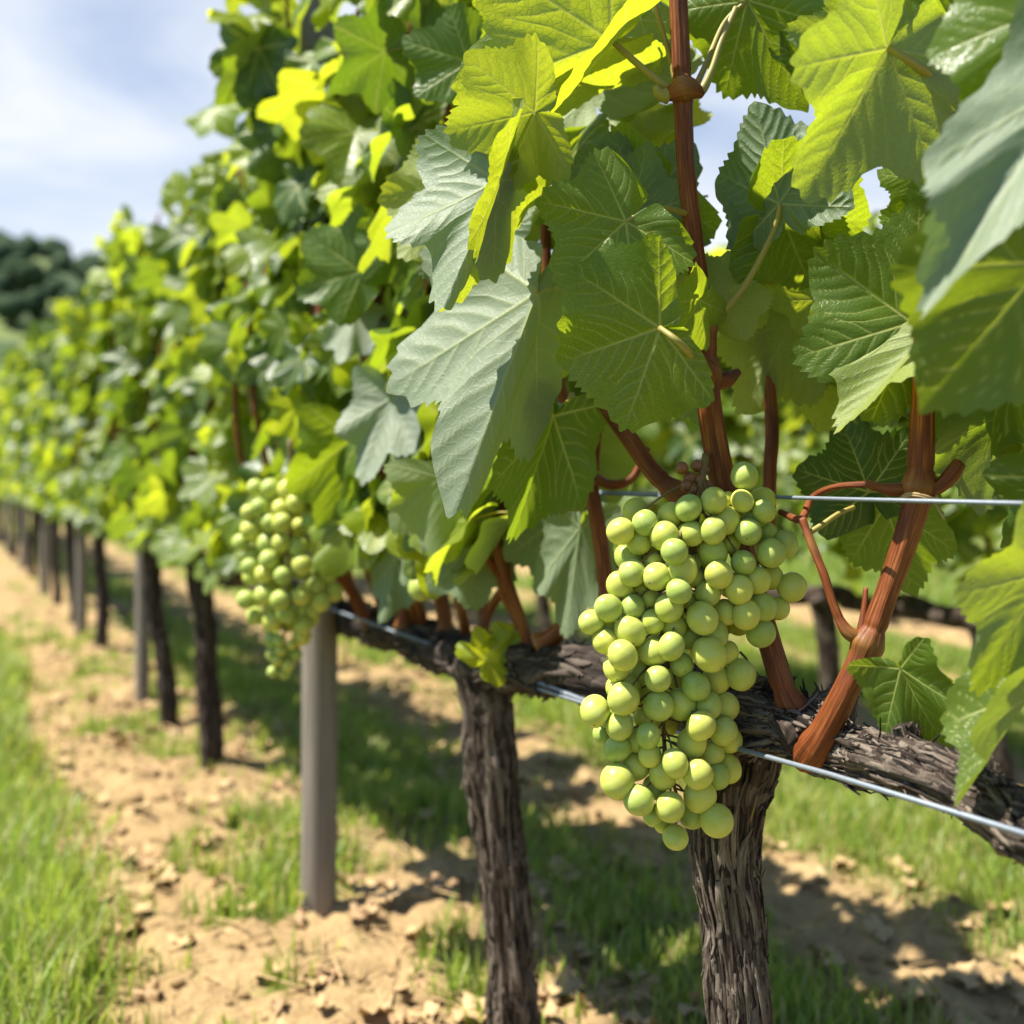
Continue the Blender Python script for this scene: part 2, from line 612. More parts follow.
def leaf_teeth(th, seed):
    ph = th * 44 / (2 * np.pi) + 0.55 * np.sin(th * 5 + seed) + 0.4 * np.sin(th * 11 + seed * 2.1)
    f = ph - np.floor(ph)
    tri = np.where(f < 0.6, f / 0.6, (1 - f) / 0.4)
    big = 0.25 + 1.45 * vnoise(np.stack([np.floor(ph), np.full_like(th, seed), th * 0], -1) + 0.5, 5)
    return (tri - 0.45) * 0.066 * big


def leaf_veins(seed, depth):
    rng = np.random.RandomState(seed + 900)
    segs = []
    for la in LOBES:
        R = float(leaf_outline(np.array([la]), seed, depth)[0]) * 0.96
        d = np.array([math.sin(la), math.cos(la)])
        segs.append((0, 0, d[0] * R, d[1] * R, 0.0145, 0.004))
        nsec = 6 if abs(la) < 0.1 else 5
        for k in range(nsec):
            for sg in (-1, 1):
                f = (k + 0.75 + 0.35 * (sg > 0) + rng.uniform(-.08, .08)) / (nsec + 0.9)
                if abs(la) > 0.1 and sg * la < 0 and f < 0.3:
                    continue
                an = la + sg * math.radians(46 + rng.uniform(-5, 5))
                ln = (0.50 * (1 - f) + 0.12) * R * (1.0 if abs(la) < 0.1 else 0.82)
                if abs(la) > 1.5 and sg * la > 0:
                    ln *= 1.25
                x0, y0 = d * R * f
                x1, y1 = x0 + math.sin(an) * ln, y0 + math.cos(an) * ln
                # bend towards the tip: two pieces
                xm, ym = x0 + math.sin(an) * ln * .55, y0 + math.cos(an) * ln * .55
                an2 = la + sg * math.radians(32)
                x1, y1 = xm + math.sin(an2) * ln * .5, ym + math.cos(an2) * ln * .5
                segs.append((x0, y0, xm, ym, 0.0068, 0.0048))
                segs.append((xm, ym, x1, y1, 0.0048, 0.0028))
    return np.array(segs)


def leaf_geo(seed, nth, nr, depth=0.6, fold=0.15, droop=0.15, wave=0.05, cup=0.0, roll_edge=0.0, puff=0.010, fold_r=None, sx_r=1.0):
    th = np.linspace(-np.pi, np.pi, nth, endpoint=True)
    rho = np.linspace(0.0, 1, nr + 1)[1:] ** 0.85
    R = leaf_outline(th, seed, depth)
    Tt = leaf_teeth(th, seed)
    rr = rho[:, None] * R[None, :] + (rho[:, None] ** 7) * Tt[None, :] * R[None, :]
    X = rr * np.sin(th)[None, :]
    Y = rr * np.cos(th)[None, :]
    x = np.concatenate([[0], X.ravel()])
    y = np.concatenate([[0], Y.ravel()])
    rho_f = np.concatenate([[0], np.repeat(rho, nth)])
    th_f = np.concatenate([[0], np.tile(th, nr)])
    segs = leaf_veins(seed, depth)
    dmin = np.full(len(x), 9.0)
    vein = np.zeros(len(x))
    for (x0, y0, x1, y1, w0, w1) in segs:
        dx, dy = x1 - x0, y1 - y0
        l2 = dx * dx + dy * dy
        t = np.clip(((x - x0) * dx + (y - y0) * dy) / l2, 0, 1)
        d = np.hypot(x - x0 - t * dx, y - y0 - t * dy)
        w = w0 + (w1 - w0) * t
        dmin = np.minimum(dmin, d + (0.02 if w0 < 0.012 else 0.0) * 0)
        vein = np.maximum(vein, np.clip(1.35 - d / w, 0, 1) * (1.0 if w0 > 0.012 else 0.66))
    z = puff * (1 - np.exp(-dmin / 0.045)) * (1.1 + 0.9 * (fbm(np.stack([x * 5, y * 5, np.full_like(x, seed)], -1), seed, 2) - 0.5))
    ph = seed * 1.7
    z += wave * rho_f ** 2 * (np.sin(th_f * 5 + ph) + 0.6 * np.sin(th_f * 9 + ph * 2)) + wave * 0.8 * (fbm(np.stack([x * 2.2, y * 2.2, np.full_like(x, seed + 9.)], -1), seed + 3, 2) - 0.5)
    z += cup * rho_f ** 2
    # droop along the midrib
    yy = np.clip(y, -0.4, 1.4)
    k = droop
    ang = k * yy * 1.2
    if abs(k) > 1e-3:
        R_ = 1 / (k * 1.2)
        y2 = R_ * np.sin(ang)
        z2 = -R_ * (1 - np.cos(ang))
    else:
        y2, z2 = yy, 0
    Yb = y2 + np.sin(ang) * z
    Zb = z2 + np.cos(ang) * z
    # fold along the midrib (both halves rise)
    fa = fold
    xa = np.abs(x) * np.where(x > 0, sx_r, 1.0)
    if fold_r is not None:
        fa = np.where(x > 0, fold_r, fold)
        k_ = np.clip(xa / 0.10, 0, 1)
        fa = fa * (0.35 + 0.65 * k_)
    xs = np.sign(x) * (xa * np.cos(fa))
    Zb = Zb + xa * np.sin(fa)
    if roll_edge:
        Zb = Zb - roll_edge * np.clip(xa - 0.35, 0, None) ** 2 * 2.0
    V = np.stack([xs, Yb, Zb], 1)
    tri = np.stack([np.zeros(nth - 1, int), 2 + np.arange(nth - 1), 1 + np.arange(nth - 1)], 1)
    i = (np.arange(nr - 1) * nth + 1)[:, None]
    j = np.arange(nth - 1)[None, :]
    a = (i + j).ravel()
    q = np.stack([a, a + 1, a + 1 + nth, a + nth], 1)
    uv = np.stack([x, y], 1)
    LAST_RHO[0] = (rho_f, th_f)
    return V, q, tri, uv, vein


def leaf_variant(seed, nth, nr, pet=True):
    """leaf as a mesh with its petiole (second material)"""
    rng = np.random.RandomState(seed)
    V, q, t, uv, vein = leaf_geo(seed, nth, nr, rng.uniform(0.4, 1.0), rng.uniform(0.0, 0.42), rng.uniform(0.0, 0.55), rng.uniform(0.04, 0.10), rng.uniform(-.08, .06), rng.uniform(0, .35))
    nt = len(V)
    Vs, Qs, Ts, uvs = [V], [q], [t], [uv]
    g = Geo()
    L_ = rng.uniform(0.55, 0.95)
    pts = np.array([[0, 0.01, 0.0], [0, -0.10, -0.05], [rng.uniform(-.08, .08), -0.35, -0.20], [rng.uniform(-.15, .15), -L_ * .75, -0.45]])
    n = 6 if nth < 100 else 10
    tube(g, spline(pts, n), np.linspace(0.012, 0.018, n), 5, cap=False)
    pv, pq = g.V[0], g.Q[0]
    V2 = np.vstack([V, pv])
    uv2 = np.vstack([uv, pv[:, :2] * 0.0 + 0.001])
    vein2 = np.concatenate([vein, np.zeros(len(pv))])
    quads = np.vstack([q, pq + nt])
    mi = np.concatenate([np.zeros(len(q), int), np.ones(len(pq), int), np.zeros(len(t), int)])
    return V2, quads, t, uv2, vein2, mi


def variant_mesh(var, name='leaf'):
    V, q, t, uv, vein, mi = var
    z = np.zeros(len(V))
    return make_mesh(name, V, [q, t], uv, {'vein': vein, 'young': z, 'tint': z}, [M_leaf, M_petiole], mi)


MID = [leaf_variant(100 + k, 150, 15) for k in range(16)]
MID_MESH = [variant_mesh(v) for v in MID]
LOW = [leaf_variant(200 + k, 61, 4) for k in range(11)]


def mat_from(base, ydir, nrm, scale, wx=1.0):
    y = Vector(ydir).normalized()
    n = Vector(nrm)
    n = (n - y * n.dot(y))
    if n.length < 1e-4:
        n = y.orthogonal()
    n.normalize()
    x = y.cross(n)
    m = Matrix((x * scale * wx, y * scale, n * scale)).transposed().to_4x4()
    m.translation = base
    return m


def merged_leaves(name, items, parent, off):
    """items: list of (matrix, young, tint) -> ONE mesh object"""
    Vs, Qs, Ts, uvs, ve, yo, ti, miq, mit = [], [], [], [], [], [], [], [], []
    n = 0
    for k, (m, young, tint) in enumerate(items):
        V, q, t, uv, vein, mi = LOW[k % len(LOW)]
        A = np.array(m)
        Vs.append(V @ A[:3, :3].T + A[:3, 3] - np.array(off))
        Qs.append(q + n)
        Ts.append(t + n)
        uvs.append(uv)
        ve.append(vein)
        yo.append(np.full(len(V), young))
        ti.append(np.full(len(V), tint))
        miq.append(mi[:len(q)])
        mit.append(mi[len(q):])
        n += len(V)
    me = make_mesh(name, np.concatenate(Vs), [np.concatenate(Qs), np.concatenate(Ts)], np.concatenate(uvs),
                   {'vein': np.concatenate(ve), 'young': np.concatenate(yo), 'tint': np.concatenate(ti)}, [M_leaf, M_petiole],
                   np.concatenate(miq + mit))
    o = link(name, me, parent)
    return o


# ------------------------------------------------------------------ wood builders
def bark_disp(seed, amp=0.22, circ=5.0, lon=9.0, twist=6.0, lumpa=0.42):
    def f(TH, S):
        a = TH + S * twist * 0.35
        sh = TH.shape
        p = np.stack([np.cos(a) * circ, np.sin(a) * circ, S * lon], -1).reshape(-1, 3)
        n1 = fbm(p, seed, 3).reshape(sh)
        ridged = 1 - np.abs(2 * n1 - 1)
        p2 = np.stack([np.cos(a) * circ * 2.6, np.sin(a) * circ * 2.6, S * lon * 1.6], -1).reshape(-1, 3)
        n2 = fbm(p2, seed + 5, 3).reshape(sh)
        lump = fbm(np.stack([np.cos(TH) * 0.9, np.sin(TH) * 0.9, S * 16], -1).reshape(-1, 3), seed + 9, 2).reshape(sh)
        step = fbm(np.stack([np.cos(a) * 3, np.sin(a) * 3, S * 42], -1).reshape(-1, 3), seed + 13, 2).reshape(sh)
        h = 0.50 * ridged + 0.35 * n2 + 0.25 * (step > 0.55) * n2
        d = 1 + amp * (h - 0.55) * 1.6 + lumpa * (lump - 0.5)
        return d, np.clip((h - 0.35) * 1.5, 0, 1)
    return f


def bark_strips(geo, path, T, N, B, s, Rr, count, rng, lmin=0.03, lmax=0.10, wid=0.004, lift=0.006, top=False):
    """thin peeling bark strips standing a little off the wood"""
    n, nth = Rr.shape
    ds = s[-1] / (n - 1)
    for _ in range(count):
        ln = rng.uniform(lmin, lmax)
        i0 = rng.randint(0, max(1, n - int(ln / ds) - 2))
        m = max(4, min(int(ln / ds), 14))
        idx = np.clip(np.linspace(i0, i0 + ln / ds, m).astype(int), 0, n - 1)
        th0 = rng.uniform(0, 2 * np.pi)
        th = th0 + rng.uniform(-.5, .5) * np.linspace(0, 1, m) + rng.uniform(-.12, .12) * np.sin(np.linspace(0, 5, m))
        j = (np.round(th / (2 * np.pi) * nth).astype(int)) % nth
        if top:
            mid_ = idx[len(idx) // 2]
            if (np.cos(th0) * N[mid_] + np.sin(th0) * B[mid_])[2] < 0.35:
                continue
        base = Rr[idx, j]
        t = np.linspace(-1, 1, m)
        up = rng.uniform(0.15, 1) * lift * np.abs(t) ** 3 * (rng.rand() * 1.2 if rng.rand() < .7 else 2.0) + 0.0009
        side = rng.rand()
        up = np.where(t > 0, up * (0.3 + side), up * (1.3 - side))
        w = wid * rng.uniform(0.35, 1.2) * (1 - 0.75 * np.abs(t) ** 2.5)
        r = base + up
        rad = np.cos(th)[:, None] * N[idx] + np.sin(th)[:, None] * B[idx]
        tan = -np.sin(th)[:, None] * N[idx] + np.cos(th)[:, None] * B[idx]
        c = path[idx] + rad * r[:, None]
        tl = rng.uniform(-.4, .4)
        a = c - tan * w[:, None] + rad * (w * tl)[:, None]
        b = c + tan * w[:, None] - rad * (w * tl)[:, None]
        a2 = a - rad * 0.0011
        b2 = b - rad * 0.0011
        V = np.vstack([a, b, b2, a2])
        k = np.arange(m - 1)
        q = np.vstack([np.stack([p * m + k, q_ * m + k, q_ * m + k + 1, p * m + k + 1], 1) for p, q_ in ((0, 1), (1, 2), (2, 3), (3, 0))])
        uv = np.stack([np.repeat([0, 2 * wid, 2 * wid, 0], m) + th0 * 0.03, np.tile(s[idx], 4)], 1)
        geo.add(V, q, None, uv, h=rng.uniform(0.0, 0.3) if top else rng.uniform(0.15, 1.0))


def px_path(pts):
    return [tuple(P(u, v, y)) for (u, v, y) in pts]


def px_radii(pts, rp, n):
    """radii given in pixels at each point -> metres, n samples"""
    y = np.array([p[2] for p in pts])
    P3 = np.array(px_path(pts))
    seg = np.concatenate([[0], np.cumsum(np.linalg.norm(np.diff(P3, axis=0), axis=1))])
    return np.interp(np.linspace(0, seg[-1], n), seg, np.array(rp) / F * y)


def cane_disp(nodes, seed, amp=0.30, wd=0.008):
    def f(TH, S):
        d = 1 + 0.035 * np.sin(TH * 7 + seed) + 0.02 * np.sin(TH * 12 + seed * 2 + S * 9)
        h = np.full_like(TH, 0.5)
        for s0, a in nodes:
            b = np.exp(-((S - s0) / wd) ** 2)
            d = d + a * amp * b * (1 + 0.35 * np.sin(TH * 2 + seed + s0 * 90)) - 0.10 * np.exp(-((S - s0 - wd * 1.7) / (wd * .35)) ** 2)
            h = np.maximum(h, 0.5 + 0.45 * b * (a > 0.4))
        return d, h
    return f


def px_cane(pts, rp, parent, off, nodes=(), name='cane', nth=20, mat=None, dens=500, amp=0.3):
    P3 = px_path(pts)
    ln = sum((Vector(P3[k + 1]) - Vector(P3[k])).length for k in range(len(P3) - 1))
    n = max(8, int(ln * dens))
    path = spline(P3, n)
    s = np.concatenate([[0], np.cumsum(np.linalg.norm(np.diff(path, axis=0), axis=1))])
    nd = []
    for (u, v, a) in nodes:
        uu = 512 + path[:, 0] / path[:, 1] * F
        vv = VH - (path[:, 2] - H) / path[:, 1] * F
        k = int(np.argmin((uu - u) ** 2 + (vv - v) ** 2))
        nd.append((s[k], a))
    g = Geo()
    tube(g, path, px_radii(pts, rp, n), nth, cane_disp(nd, len(pts) * 1.3, amp))
    return link(name, g.mesh(name, [mat or M_cane], off), parent)


# ------------------------------------------------------------------ vines: base positions along the near row
rng = np.random.RandomState(7)
prng = random.Random(11)
CORDON_Z = 0.512
VINES = [(0.957, 0.56, 1.12), (1.378, 1.12, 2.02), (2.755, 2.02, 3.05), (3.27, 3.05, 3.90), (4.55, 3.90, 4.95), (5.40, 4.95, 5.75), (6.15, 5.75, 6.5), (6.9, 6.5, 7.3),
         (7.7, 7.3, 8.1), (8.5, 8.1, 8.9), (9.35, 8.9, 9.8), (10.25, 9.8, 10.7), (11.2, 10.7, 11.7), (12.2, 11.7, 12.8)]
VLAB = ['nearest grapevine, thick shaggy trunk and peeling cordon behind the large sharp grape bunch',
        'grapevine with rough dark trunk between the nearest grey post and the large grape bunch',
        'grapevine with slim dark leaning trunk just left of the nearest grey post',
        'grapevine with thin dark trunk close beside the second wooden post of the row',
        'blurred grapevine with short dark trunk, just right of the third wooden post',
        ]
VGROUP = 'grapevines along the near row'
FARLAB = 'far blurred grapevine with slim dark trunk, at the far end of the near row'


def random_leaves(y0, y1, seed, dx=0.0, zt=(1.45, 1.68), dens=1.0, step=0.105, perp=(0.02, 0.09), front_bias=0.55, zmin=0.56, gap=None):
    """leaf matrices for a stretch of row between y0 and y1; also the shoot paths"""
    r = np.random.RandomState(seed)
    per = math.sqrt(1 + RS * RS)
    n = max(1, int(round((y1 - y0) * per / step)))
    shoots, leaves = [], []
    for k in range(n):
        y = y0 + (k + r.uniform(0.15, 0.85)) / n * (y1 - y0)
        b = Vector((row_x(y, dx), y, CORDON_Z + 0.02))
        top = r.uniform(*zt)
        if gap is not None:
            top = min(top, gap(y))
        pts = []
        a, c = r.uniform(-.07, .07), r.uniform(-.07, .07)
        m = 7
        for i in range(m):
            t = i / (m - 1)
            pts.append(b + row_dir * (a * t * 1.6 + 0.03 * math.sin(5 * t + k)) + row_nrm * (c * t + 0.05 * t * t * r.uniform(-1, 1)) + Vector((0, 0, (top - b.z) * t)))
        shoots.append(pts)
        nodes = int((top - b.z) / 0.047 * dens)
        for i in range(nodes):
            t = (i + r.uniform(0, 1)) / nodes
            f = t * (m - 1)
            i0 = min(int(f), m - 2)
            p = pts[i0].lerp(pts[i0 + 1], f - i0)
            for rep in range(2 if r.rand() < 0.75 else 1):
                side = 1 if r.rand() < front_bias else -1
                az = r.uniform(-1.0, 1.0)
                o = (row_nrm * side * math.cos(az) + row_dir * math.sin(az)).normalized()
                pl = r.uniform(*perp)
                base = p + o * pl + Vector((0, 0, r.uniform(-0.01, 0.05)))
                if base.z < zmin:
                    base.z = zmin + r.uniform(0, .06)
                yg = max(0.0, (t - 0.55) * 0.9) * r.rand() + (0.8 * r.rand() if r.rand() < 0.46 else 0.0)
                size = r.uniform(0.062, 0.108) * (1 - 0.35 * max(0, t - 0.8) / 0.2 * r.rand())
                tipd = o * r.uniform(0.05, 0.75) + Vector((0, 0, -1)) * r.uniform(0.25, 1.0) + row_dir * r.uniform(-.6, .6) + row_nrm * r.uniform(-.25, .25)
                nrm = o * r.uniform(0.35, 1.0) + Vector((0, 0, 1)) * r.uniform(0.15, 1.0) + row_dir * r.uniform(-.75, .75)
                if t > 0.9 and r.rand() < .6:
                    tipd.z = abs(tipd.z) * .5
                leaves.append((mat_from(base, tipd, nrm, size, r.uniform(0.92, 1.08)), min(1.0, yg), r.rand(), base, size))
    return shoots, leaves


SUNNY = []
for (u, v, y) in [(600, 480, .9), (596, 620, .89), (590, 715, .89), (620, 560, .87), (640, 660, .86), (615, 780, .885), (640, 800, .87), (655, 620, .86), (675, 555, .86), (680, 590, .86), (660, 680, .86), (690, 720, .86), (665, 800, .87),
                  (450, 400, .96), (480, 420, .96), (455, 470, .95), (430, 290, .98), (470, 300, .98), (700, 715, .93), (860, 745, .83), (930, 780, .77), (740, 560, .93), (850, 690, .84), (900, 560, .835), (700, 200, .93), (715, 440, .93), (922, 430, .83),
                  (360, 450, 1.35), (340, 350, 1.5), (270, 500, 1.63), (290, 560, 1.62), (275, 620, 1.63), (310, 540, 1.62)]:
    SUNNY.append(P(u, v, y))


def shades(c, size):
    for t in SUNNY:
        w = c - t
        al = w.dot(sun_dir)
        if al > 0.025 and (w - sun_dir * al).length < size * 0.8 + 0.012:
            return True
    return False


def place_leaves(root, leaves, off, limit=100, individuals=True):
    """the largest seen stay objects of their own, the rest are one part"""
    def key(l):
        d = l[3]
        front = (d - Vector((row_x(d.y), d.y, d.z))).dot(row_nrm)
        return -(front + l[4] * 0.3)
    leaves = [l for l in leaves if not shades(l[0] @ Vector((0, 0.35, 0)), l[4])]
    ls = sorted(leaves, key=key)
    inv = Vector(off)
    cut = limit if individuals else 0
    for k, (m, young, tint, base, size) in enumerate(ls[:cut]):
        o = bpy.data.objects.new('leaf', MID_MESH[k % len(MID_MESH)])
        C.objects.link(o)
        o.parent = root
        mm = m.copy()
        mm.translation = mm.translation - inv
        o.matrix_local = mm
        o.color = (young, tint, 0, 1)
    if len(ls) > cut:
        f = merged_leaves('foliage', [(l[0], l[1], l[2]) for l in ls[cut:]], root, off)
        f['kind'] = 'stuff'


def straight_vine(root, y, y0, y1, seed, dx=0.0, mat=M_bark_dark, lean=None, det=1, zc=0.512):
    CORDON_Z = zc
    """trunk and cordon of a vine further down the row"""
    r = np.random.RandomState(seed)
    x = row_x(y, dx)
    off = np.array([x, y, 0.0])
    lx, ly = lean if lean else (r.uniform(-.05, .03), r.uniform(-.04, .04))
    pts = [(x, y, -0.04), (x - lx * .1, y, 0.06), (x + r.uniform(-.012, .012) + lx * .4, y + ly * .4, 0.2), (x + lx * .8 + r.uniform(-.012, .012), y + ly * .8, 0.36), (x + lx, y + ly, CORDON_Z + 0.005)]
    g = Geo()
    n = 90 if det else 30
    rr = np.interp(np.linspace(0, 1, n), [0, .08, .5, .85, 1], [0.040, 0.031, 0.027, 0.029, 0.036]) * (0.84 if y > 3 else 0.95)
    res = tube(g, spline(pts, n), rr, 40 if det else 14, bark_disp(seed, 0.30, 4.0, 7.0))
    if det:
        bark_strips(g, *res, 60, r, 0.04, 0.14, 0.005, 0.008)
    link('trunk', g.mesh('trunk', [mat], off), root)
    g = Geo()
    cp = []
    for k in range(9):
        t = k / 8
        yy = y0 + (y1 - y0) * t
        cp.append((row_x(yy, dx) + r.uniform(-.012, .012), yy, CORDON_Z + r.uniform(-.014, .014)))
    n = 130 if det else 40
    res = tube(g, spline(cp, n), 0.022, 28 if det else 12, bark_disp(seed + 3, 0.34, 3.4, 12.0))
    if det:
        bark_strips(g, *res, 60, r, 0.03, 0.10, 0.005, 0.010)
    link('cordon', g.mesh('cordon', [mat], off), root)
    return off


def shoot_canes(root, shoots, off, rad=0.0072, nth=8, seed=0):
    for sp in shoots:
        g = Geo()
        n = 40
        path = spline([tuple(p + row_nrm * (0.075 * math.sin(math.pi * min(1, q_ / 5)) if (seed + len(sp) + int(sp[0].y * 97)) % 3 else 0)) for q_, p in enumerate(sp)], n)
        s = np.concatenate([[0], np.cumsum(np.linalg.norm(np.diff(path, axis=0), axis=1))])
        nd = [(x_, 0.9) for x_ in np.arange(0.06, s[-1], 0.075)]
        tube(g, path, np.linspace(rad, rad * 0.4, n), nth, cane_disp(nd, seed, .3))
        link('cane', g.mesh('cane', [M_cane], off), root)


# ------------------------------------------------------------------ ground
def ground_pattern(x, y):
    """0 = bare soil, 1 = thick grass; d is the sideways offset from the near row"""
    d = x - (R0X + RS * (y - R0Y))
    per = 1.98
    q = np.stack([x * 2.3, y * 2.3, x * 0], -1).reshape(-1, 3)
    n = (fbm(q, 3, 4).reshape(x.shape) - 0.5) * 1.0
    n2 = fbm(q * 4.0, 31, 3).reshape(x.shape) - 0.5
    dd = d + n * 0.34

    def band(a, b, s=0.07):
        return 1 / (1 + np.exp(-(dd - a) / s)) * 1 / (1 + np.exp((dd - b) / s))
    gsum = band(-1.62, -0.42, 0.03) * 1.0 + band(0.26, 0.62) * np.clip(.78 + n * 1.0, 0, .95) + band(1.06, 1.62) * np.clip(.75 + n * .9, 0, 1)
    gsum = gsum + band(per + 0.25, per + 0.75) * 0.8 + band(per + 1.0, per + 1.6) + band(2 * per + .3, 60) * 0.9 + band(-80, -2.1) * 0.9
    weeds = band(-0.36, 0.24) * np.clip((n2 + n * .5 + .01) * 3.2, 0, 0.70)
    weeds = weeds + band(0.6, 1.1) * np.clip((n2 - .1) * 3.0, 0, 0.45)
    far = np.clip((y - 16) / 10, 0, 1)
    return np.clip(np.maximum(gsum, weeds) + 0.06 * (n2 > .0), 0, 1) * (1 - far) + far * 0.95


def warp(n, lo, hi, c, fine):
    """n samples from lo to hi, finest (spacing ~fine) near c"""
    t = np.linspace(-1, 1, n)
    a = 1.0
    k = 11.0
    f = np.sinh(k * t) / np.sinh(k)
    base = np.where(t < 0, c + f * (c - lo), c + f * (hi - c))
    lin = c + t * fine * n / 2
    w = np.clip(np.abs(t) * 1.0, 0, 1) ** 6
    return lin * (1 - w) + np.where(t < 0, -1, 1) * np.abs(base - c) * w + c * w


gx = warp(560, -600, 600, -0.2, 0.0155)
gy = warp(640, -500, 900, 3.0, 0.0165)
GX, GY = np.meshgrid(gx, gy)
gp = ground_pattern(GX, GY)
q3 = np.stack([GX, GY, GX * 0], -1).reshape(-1, 3)
near = np.clip(1 - (np.hypot(GX, GY - 2) - 5) / 6, 0, 1)
clod = fbm(q3 * 16, 41, 4).reshape(GX.shape)
clod2 = fbm(q3 * 5.5, 43, 3).reshape(GX.shape)
rip = fbm(q3 * 44, 47, 2).reshape(GX.shape)
GZ = near * ((1 - 0.7 * gp) * (0.075 * np.clip(clod - 0.42, 0, 1) + 0.012 * rip) + 0.05 * (clod2 - 0.5)) - 0.012
slope = np.clip((GY - 60) / 400, 0, 1)
ni, nj = GX.shape
V = np.stack([GX, GY, GZ], -1).reshape(-1, 3)
i = (np.arange(ni - 1) * nj)[:, None]
j = np.arange(nj - 1)[None, :]
a = (i + j).ravel()
q = np.stack([a, a + 1, a + 1 + nj, a + nj], 1)
m, N, L = new_mat('tilled soil and turf')
out = N.new('ShaderNodeOutputMaterial')
tc = N.new('ShaderNodeTexCoord')
ob = tc.outputs['Object']
s1 = nnoise(N, L, ob, 9, 5, 0.6)
s2 = nnoise(N, L, ob, 60, 5, 0.65)
s3 = nnoise(N, L, ob, 2.2, 3, 0.5)
soil = nramp(N, L, nmath(N, L, 'ADD', nmath(N, L, 'MULTIPLY', s1, .5), nmath(N, L, 'MULTIPLY', s2, .5)), [(0.30, (0.18, 0.11, 0.05)), (0.5, (0.39, 0.26, 0.125)), (0.68, (0.54, 0.375, 0.18))])
soil = nmix(N, L, nmath(N, L, 'MULTIPLY', s3, 0.45), soil, (0.49, 0.36, 0.18))
turf = nmix(N, L, s2, (0.07, 0.12, 0.025), (0.14, 0.20, 0.035))
gfac = nattr(N, 'grassy')
gfac = nmath(N, L, 'MULTIPLY', nmath(N, L, 'SUBTRACT', nmath(N, L, 'MULTIPLY_ADD', s2, .5, gfac), 0.45, clamp=True), 1.6, clamp=True)
pr = N.new('ShaderNodeBsdfPrincipled')
L.new(nmix(N, L, gfac, soil, turf), pr.inputs['Base Color'])
pr.inputs['Roughness'].default_value = 0.95
pr.inputs['Specular IOR Level'].default_value = 0.10
L.new(nbump(N, L, nmath(N, L, 'ADD', s2, s1), 0.8, 0.02), pr.inputs['Normal'])
L.new(pr.outputs[0], out.inputs['Surface'])
ground = link('ground', make_mesh('ground', V, [q], None, {'grassy': gp.ravel()}, [m]))
ground['kind'] = 'structure'


def ground_z(x, y):
    ix = np.clip(np.searchsorted(gx, x) - 1, 0, nj - 2)
    iy = np.clip(np.searchsorted(gy, y) - 1, 0, ni - 2)
    return GZ[iy, ix]


# ------------------------------------------------------------------ distant hills and woods
hx = np.linspace(-420, 500, 190)
hy = np.linspace(90, 420, 70)
HX, HY = np.meshgrid(hx, hy)
# ridge: high on the left, lower to the right
ridge = 48.0 * np.exp(-((HX + 170) / 170.0) ** 2) + 12.0 * np.exp(-((HX - 200) / 230.0) ** 2)
prof = np.clip((HY - 92) / 110.0, 0, 1)
prof = prof * prof * (3 - 2 * prof)
back_ = np.clip((HY - 240) / 170.0, 0, 1)
HZ = ridge * prof * (1 - 0.75 * back_) + 5 * (fbm(np.stack([HX / 40, HY / 40, HX * 0], -1).reshape(-1, 3), 77, 3).reshape(HX.shape) - .5) * prof - 0.6
m, N, L = new_mat('hillside fields')
out = N.new('ShaderNodeOutputMaterial')
tc = N.new('ShaderNodeTexCoord')
sepx = N.new('ShaderNodeSeparateXYZ')
L.new(tc.outputs['Object'], sepx.inputs[0])
n1 = nnoise(N, L, tc.outputs['Object'], 0.03, 3, .5)
n2 = nnoise(N, L, tc.outputs['Object'], 0.5, 3, .6)
lev = nmath(N, L, 'MULTIPLY_ADD', n1, 9.0, sepx.outputs['Z'])
st = nmath(N, L, 'GREATER_THAN', nmath(N, L, 'SINE', nmath(N, L, 'MULTIPLY', lev, 0.85)), 0.1)
fcol = nmix(N, L, st, (0.04, 0.07, 0.025), (0.14, 0.18, 0.045))
fcol = nmix(N, L, nmath(N, L, 'MULTIPLY', n2, .4), fcol, (0.07, 0.10, 0.045))
pr = N.new('ShaderNodeBsdfPrincipled')
L.new(fcol, pr.inputs['Base Color'])
pr.inputs['Roughness'].default_value = 1.0
L.new(pr.outputs[0], out.inputs['Surface'])
ni2, nj2 = HX.shape
i = (np.arange(ni2 - 1) * nj2)[:, None]
j = np.arange(nj2 - 1)[None, :]
a = (i + j).ravel()
hills = link('hills', make_mesh('hills', np.stack([HX, HY, HZ], -1).reshape(-1, 3), [np.stack([a, a + 1, a + 1 + nj2, a + nj2], 1)], None, None, [m]))
hills['kind'] = 'structure'


def hill_z(x, y):
    ix = int(np.clip(np.searchsorted(hx, x), 0, nj2 - 1))
    iy = int(np.clip(np.searchsorted(hy, y), 0, ni2 - 1))
    return HZ[iy, ix]


# base crown for the far wood: a ball broken into leafy bumps
def ico(n=2):
    import bmesh
    bm = bmesh.new()
    bmesh.ops.create_icosphere(bm, subdivisions=n, radius=1.0)
    v = np.array([w.co[:] for w in bm.verts])
    f = np.array([[w.index for w in fc.verts] for fc in bm.faces])
    bm.free()
    return v, f


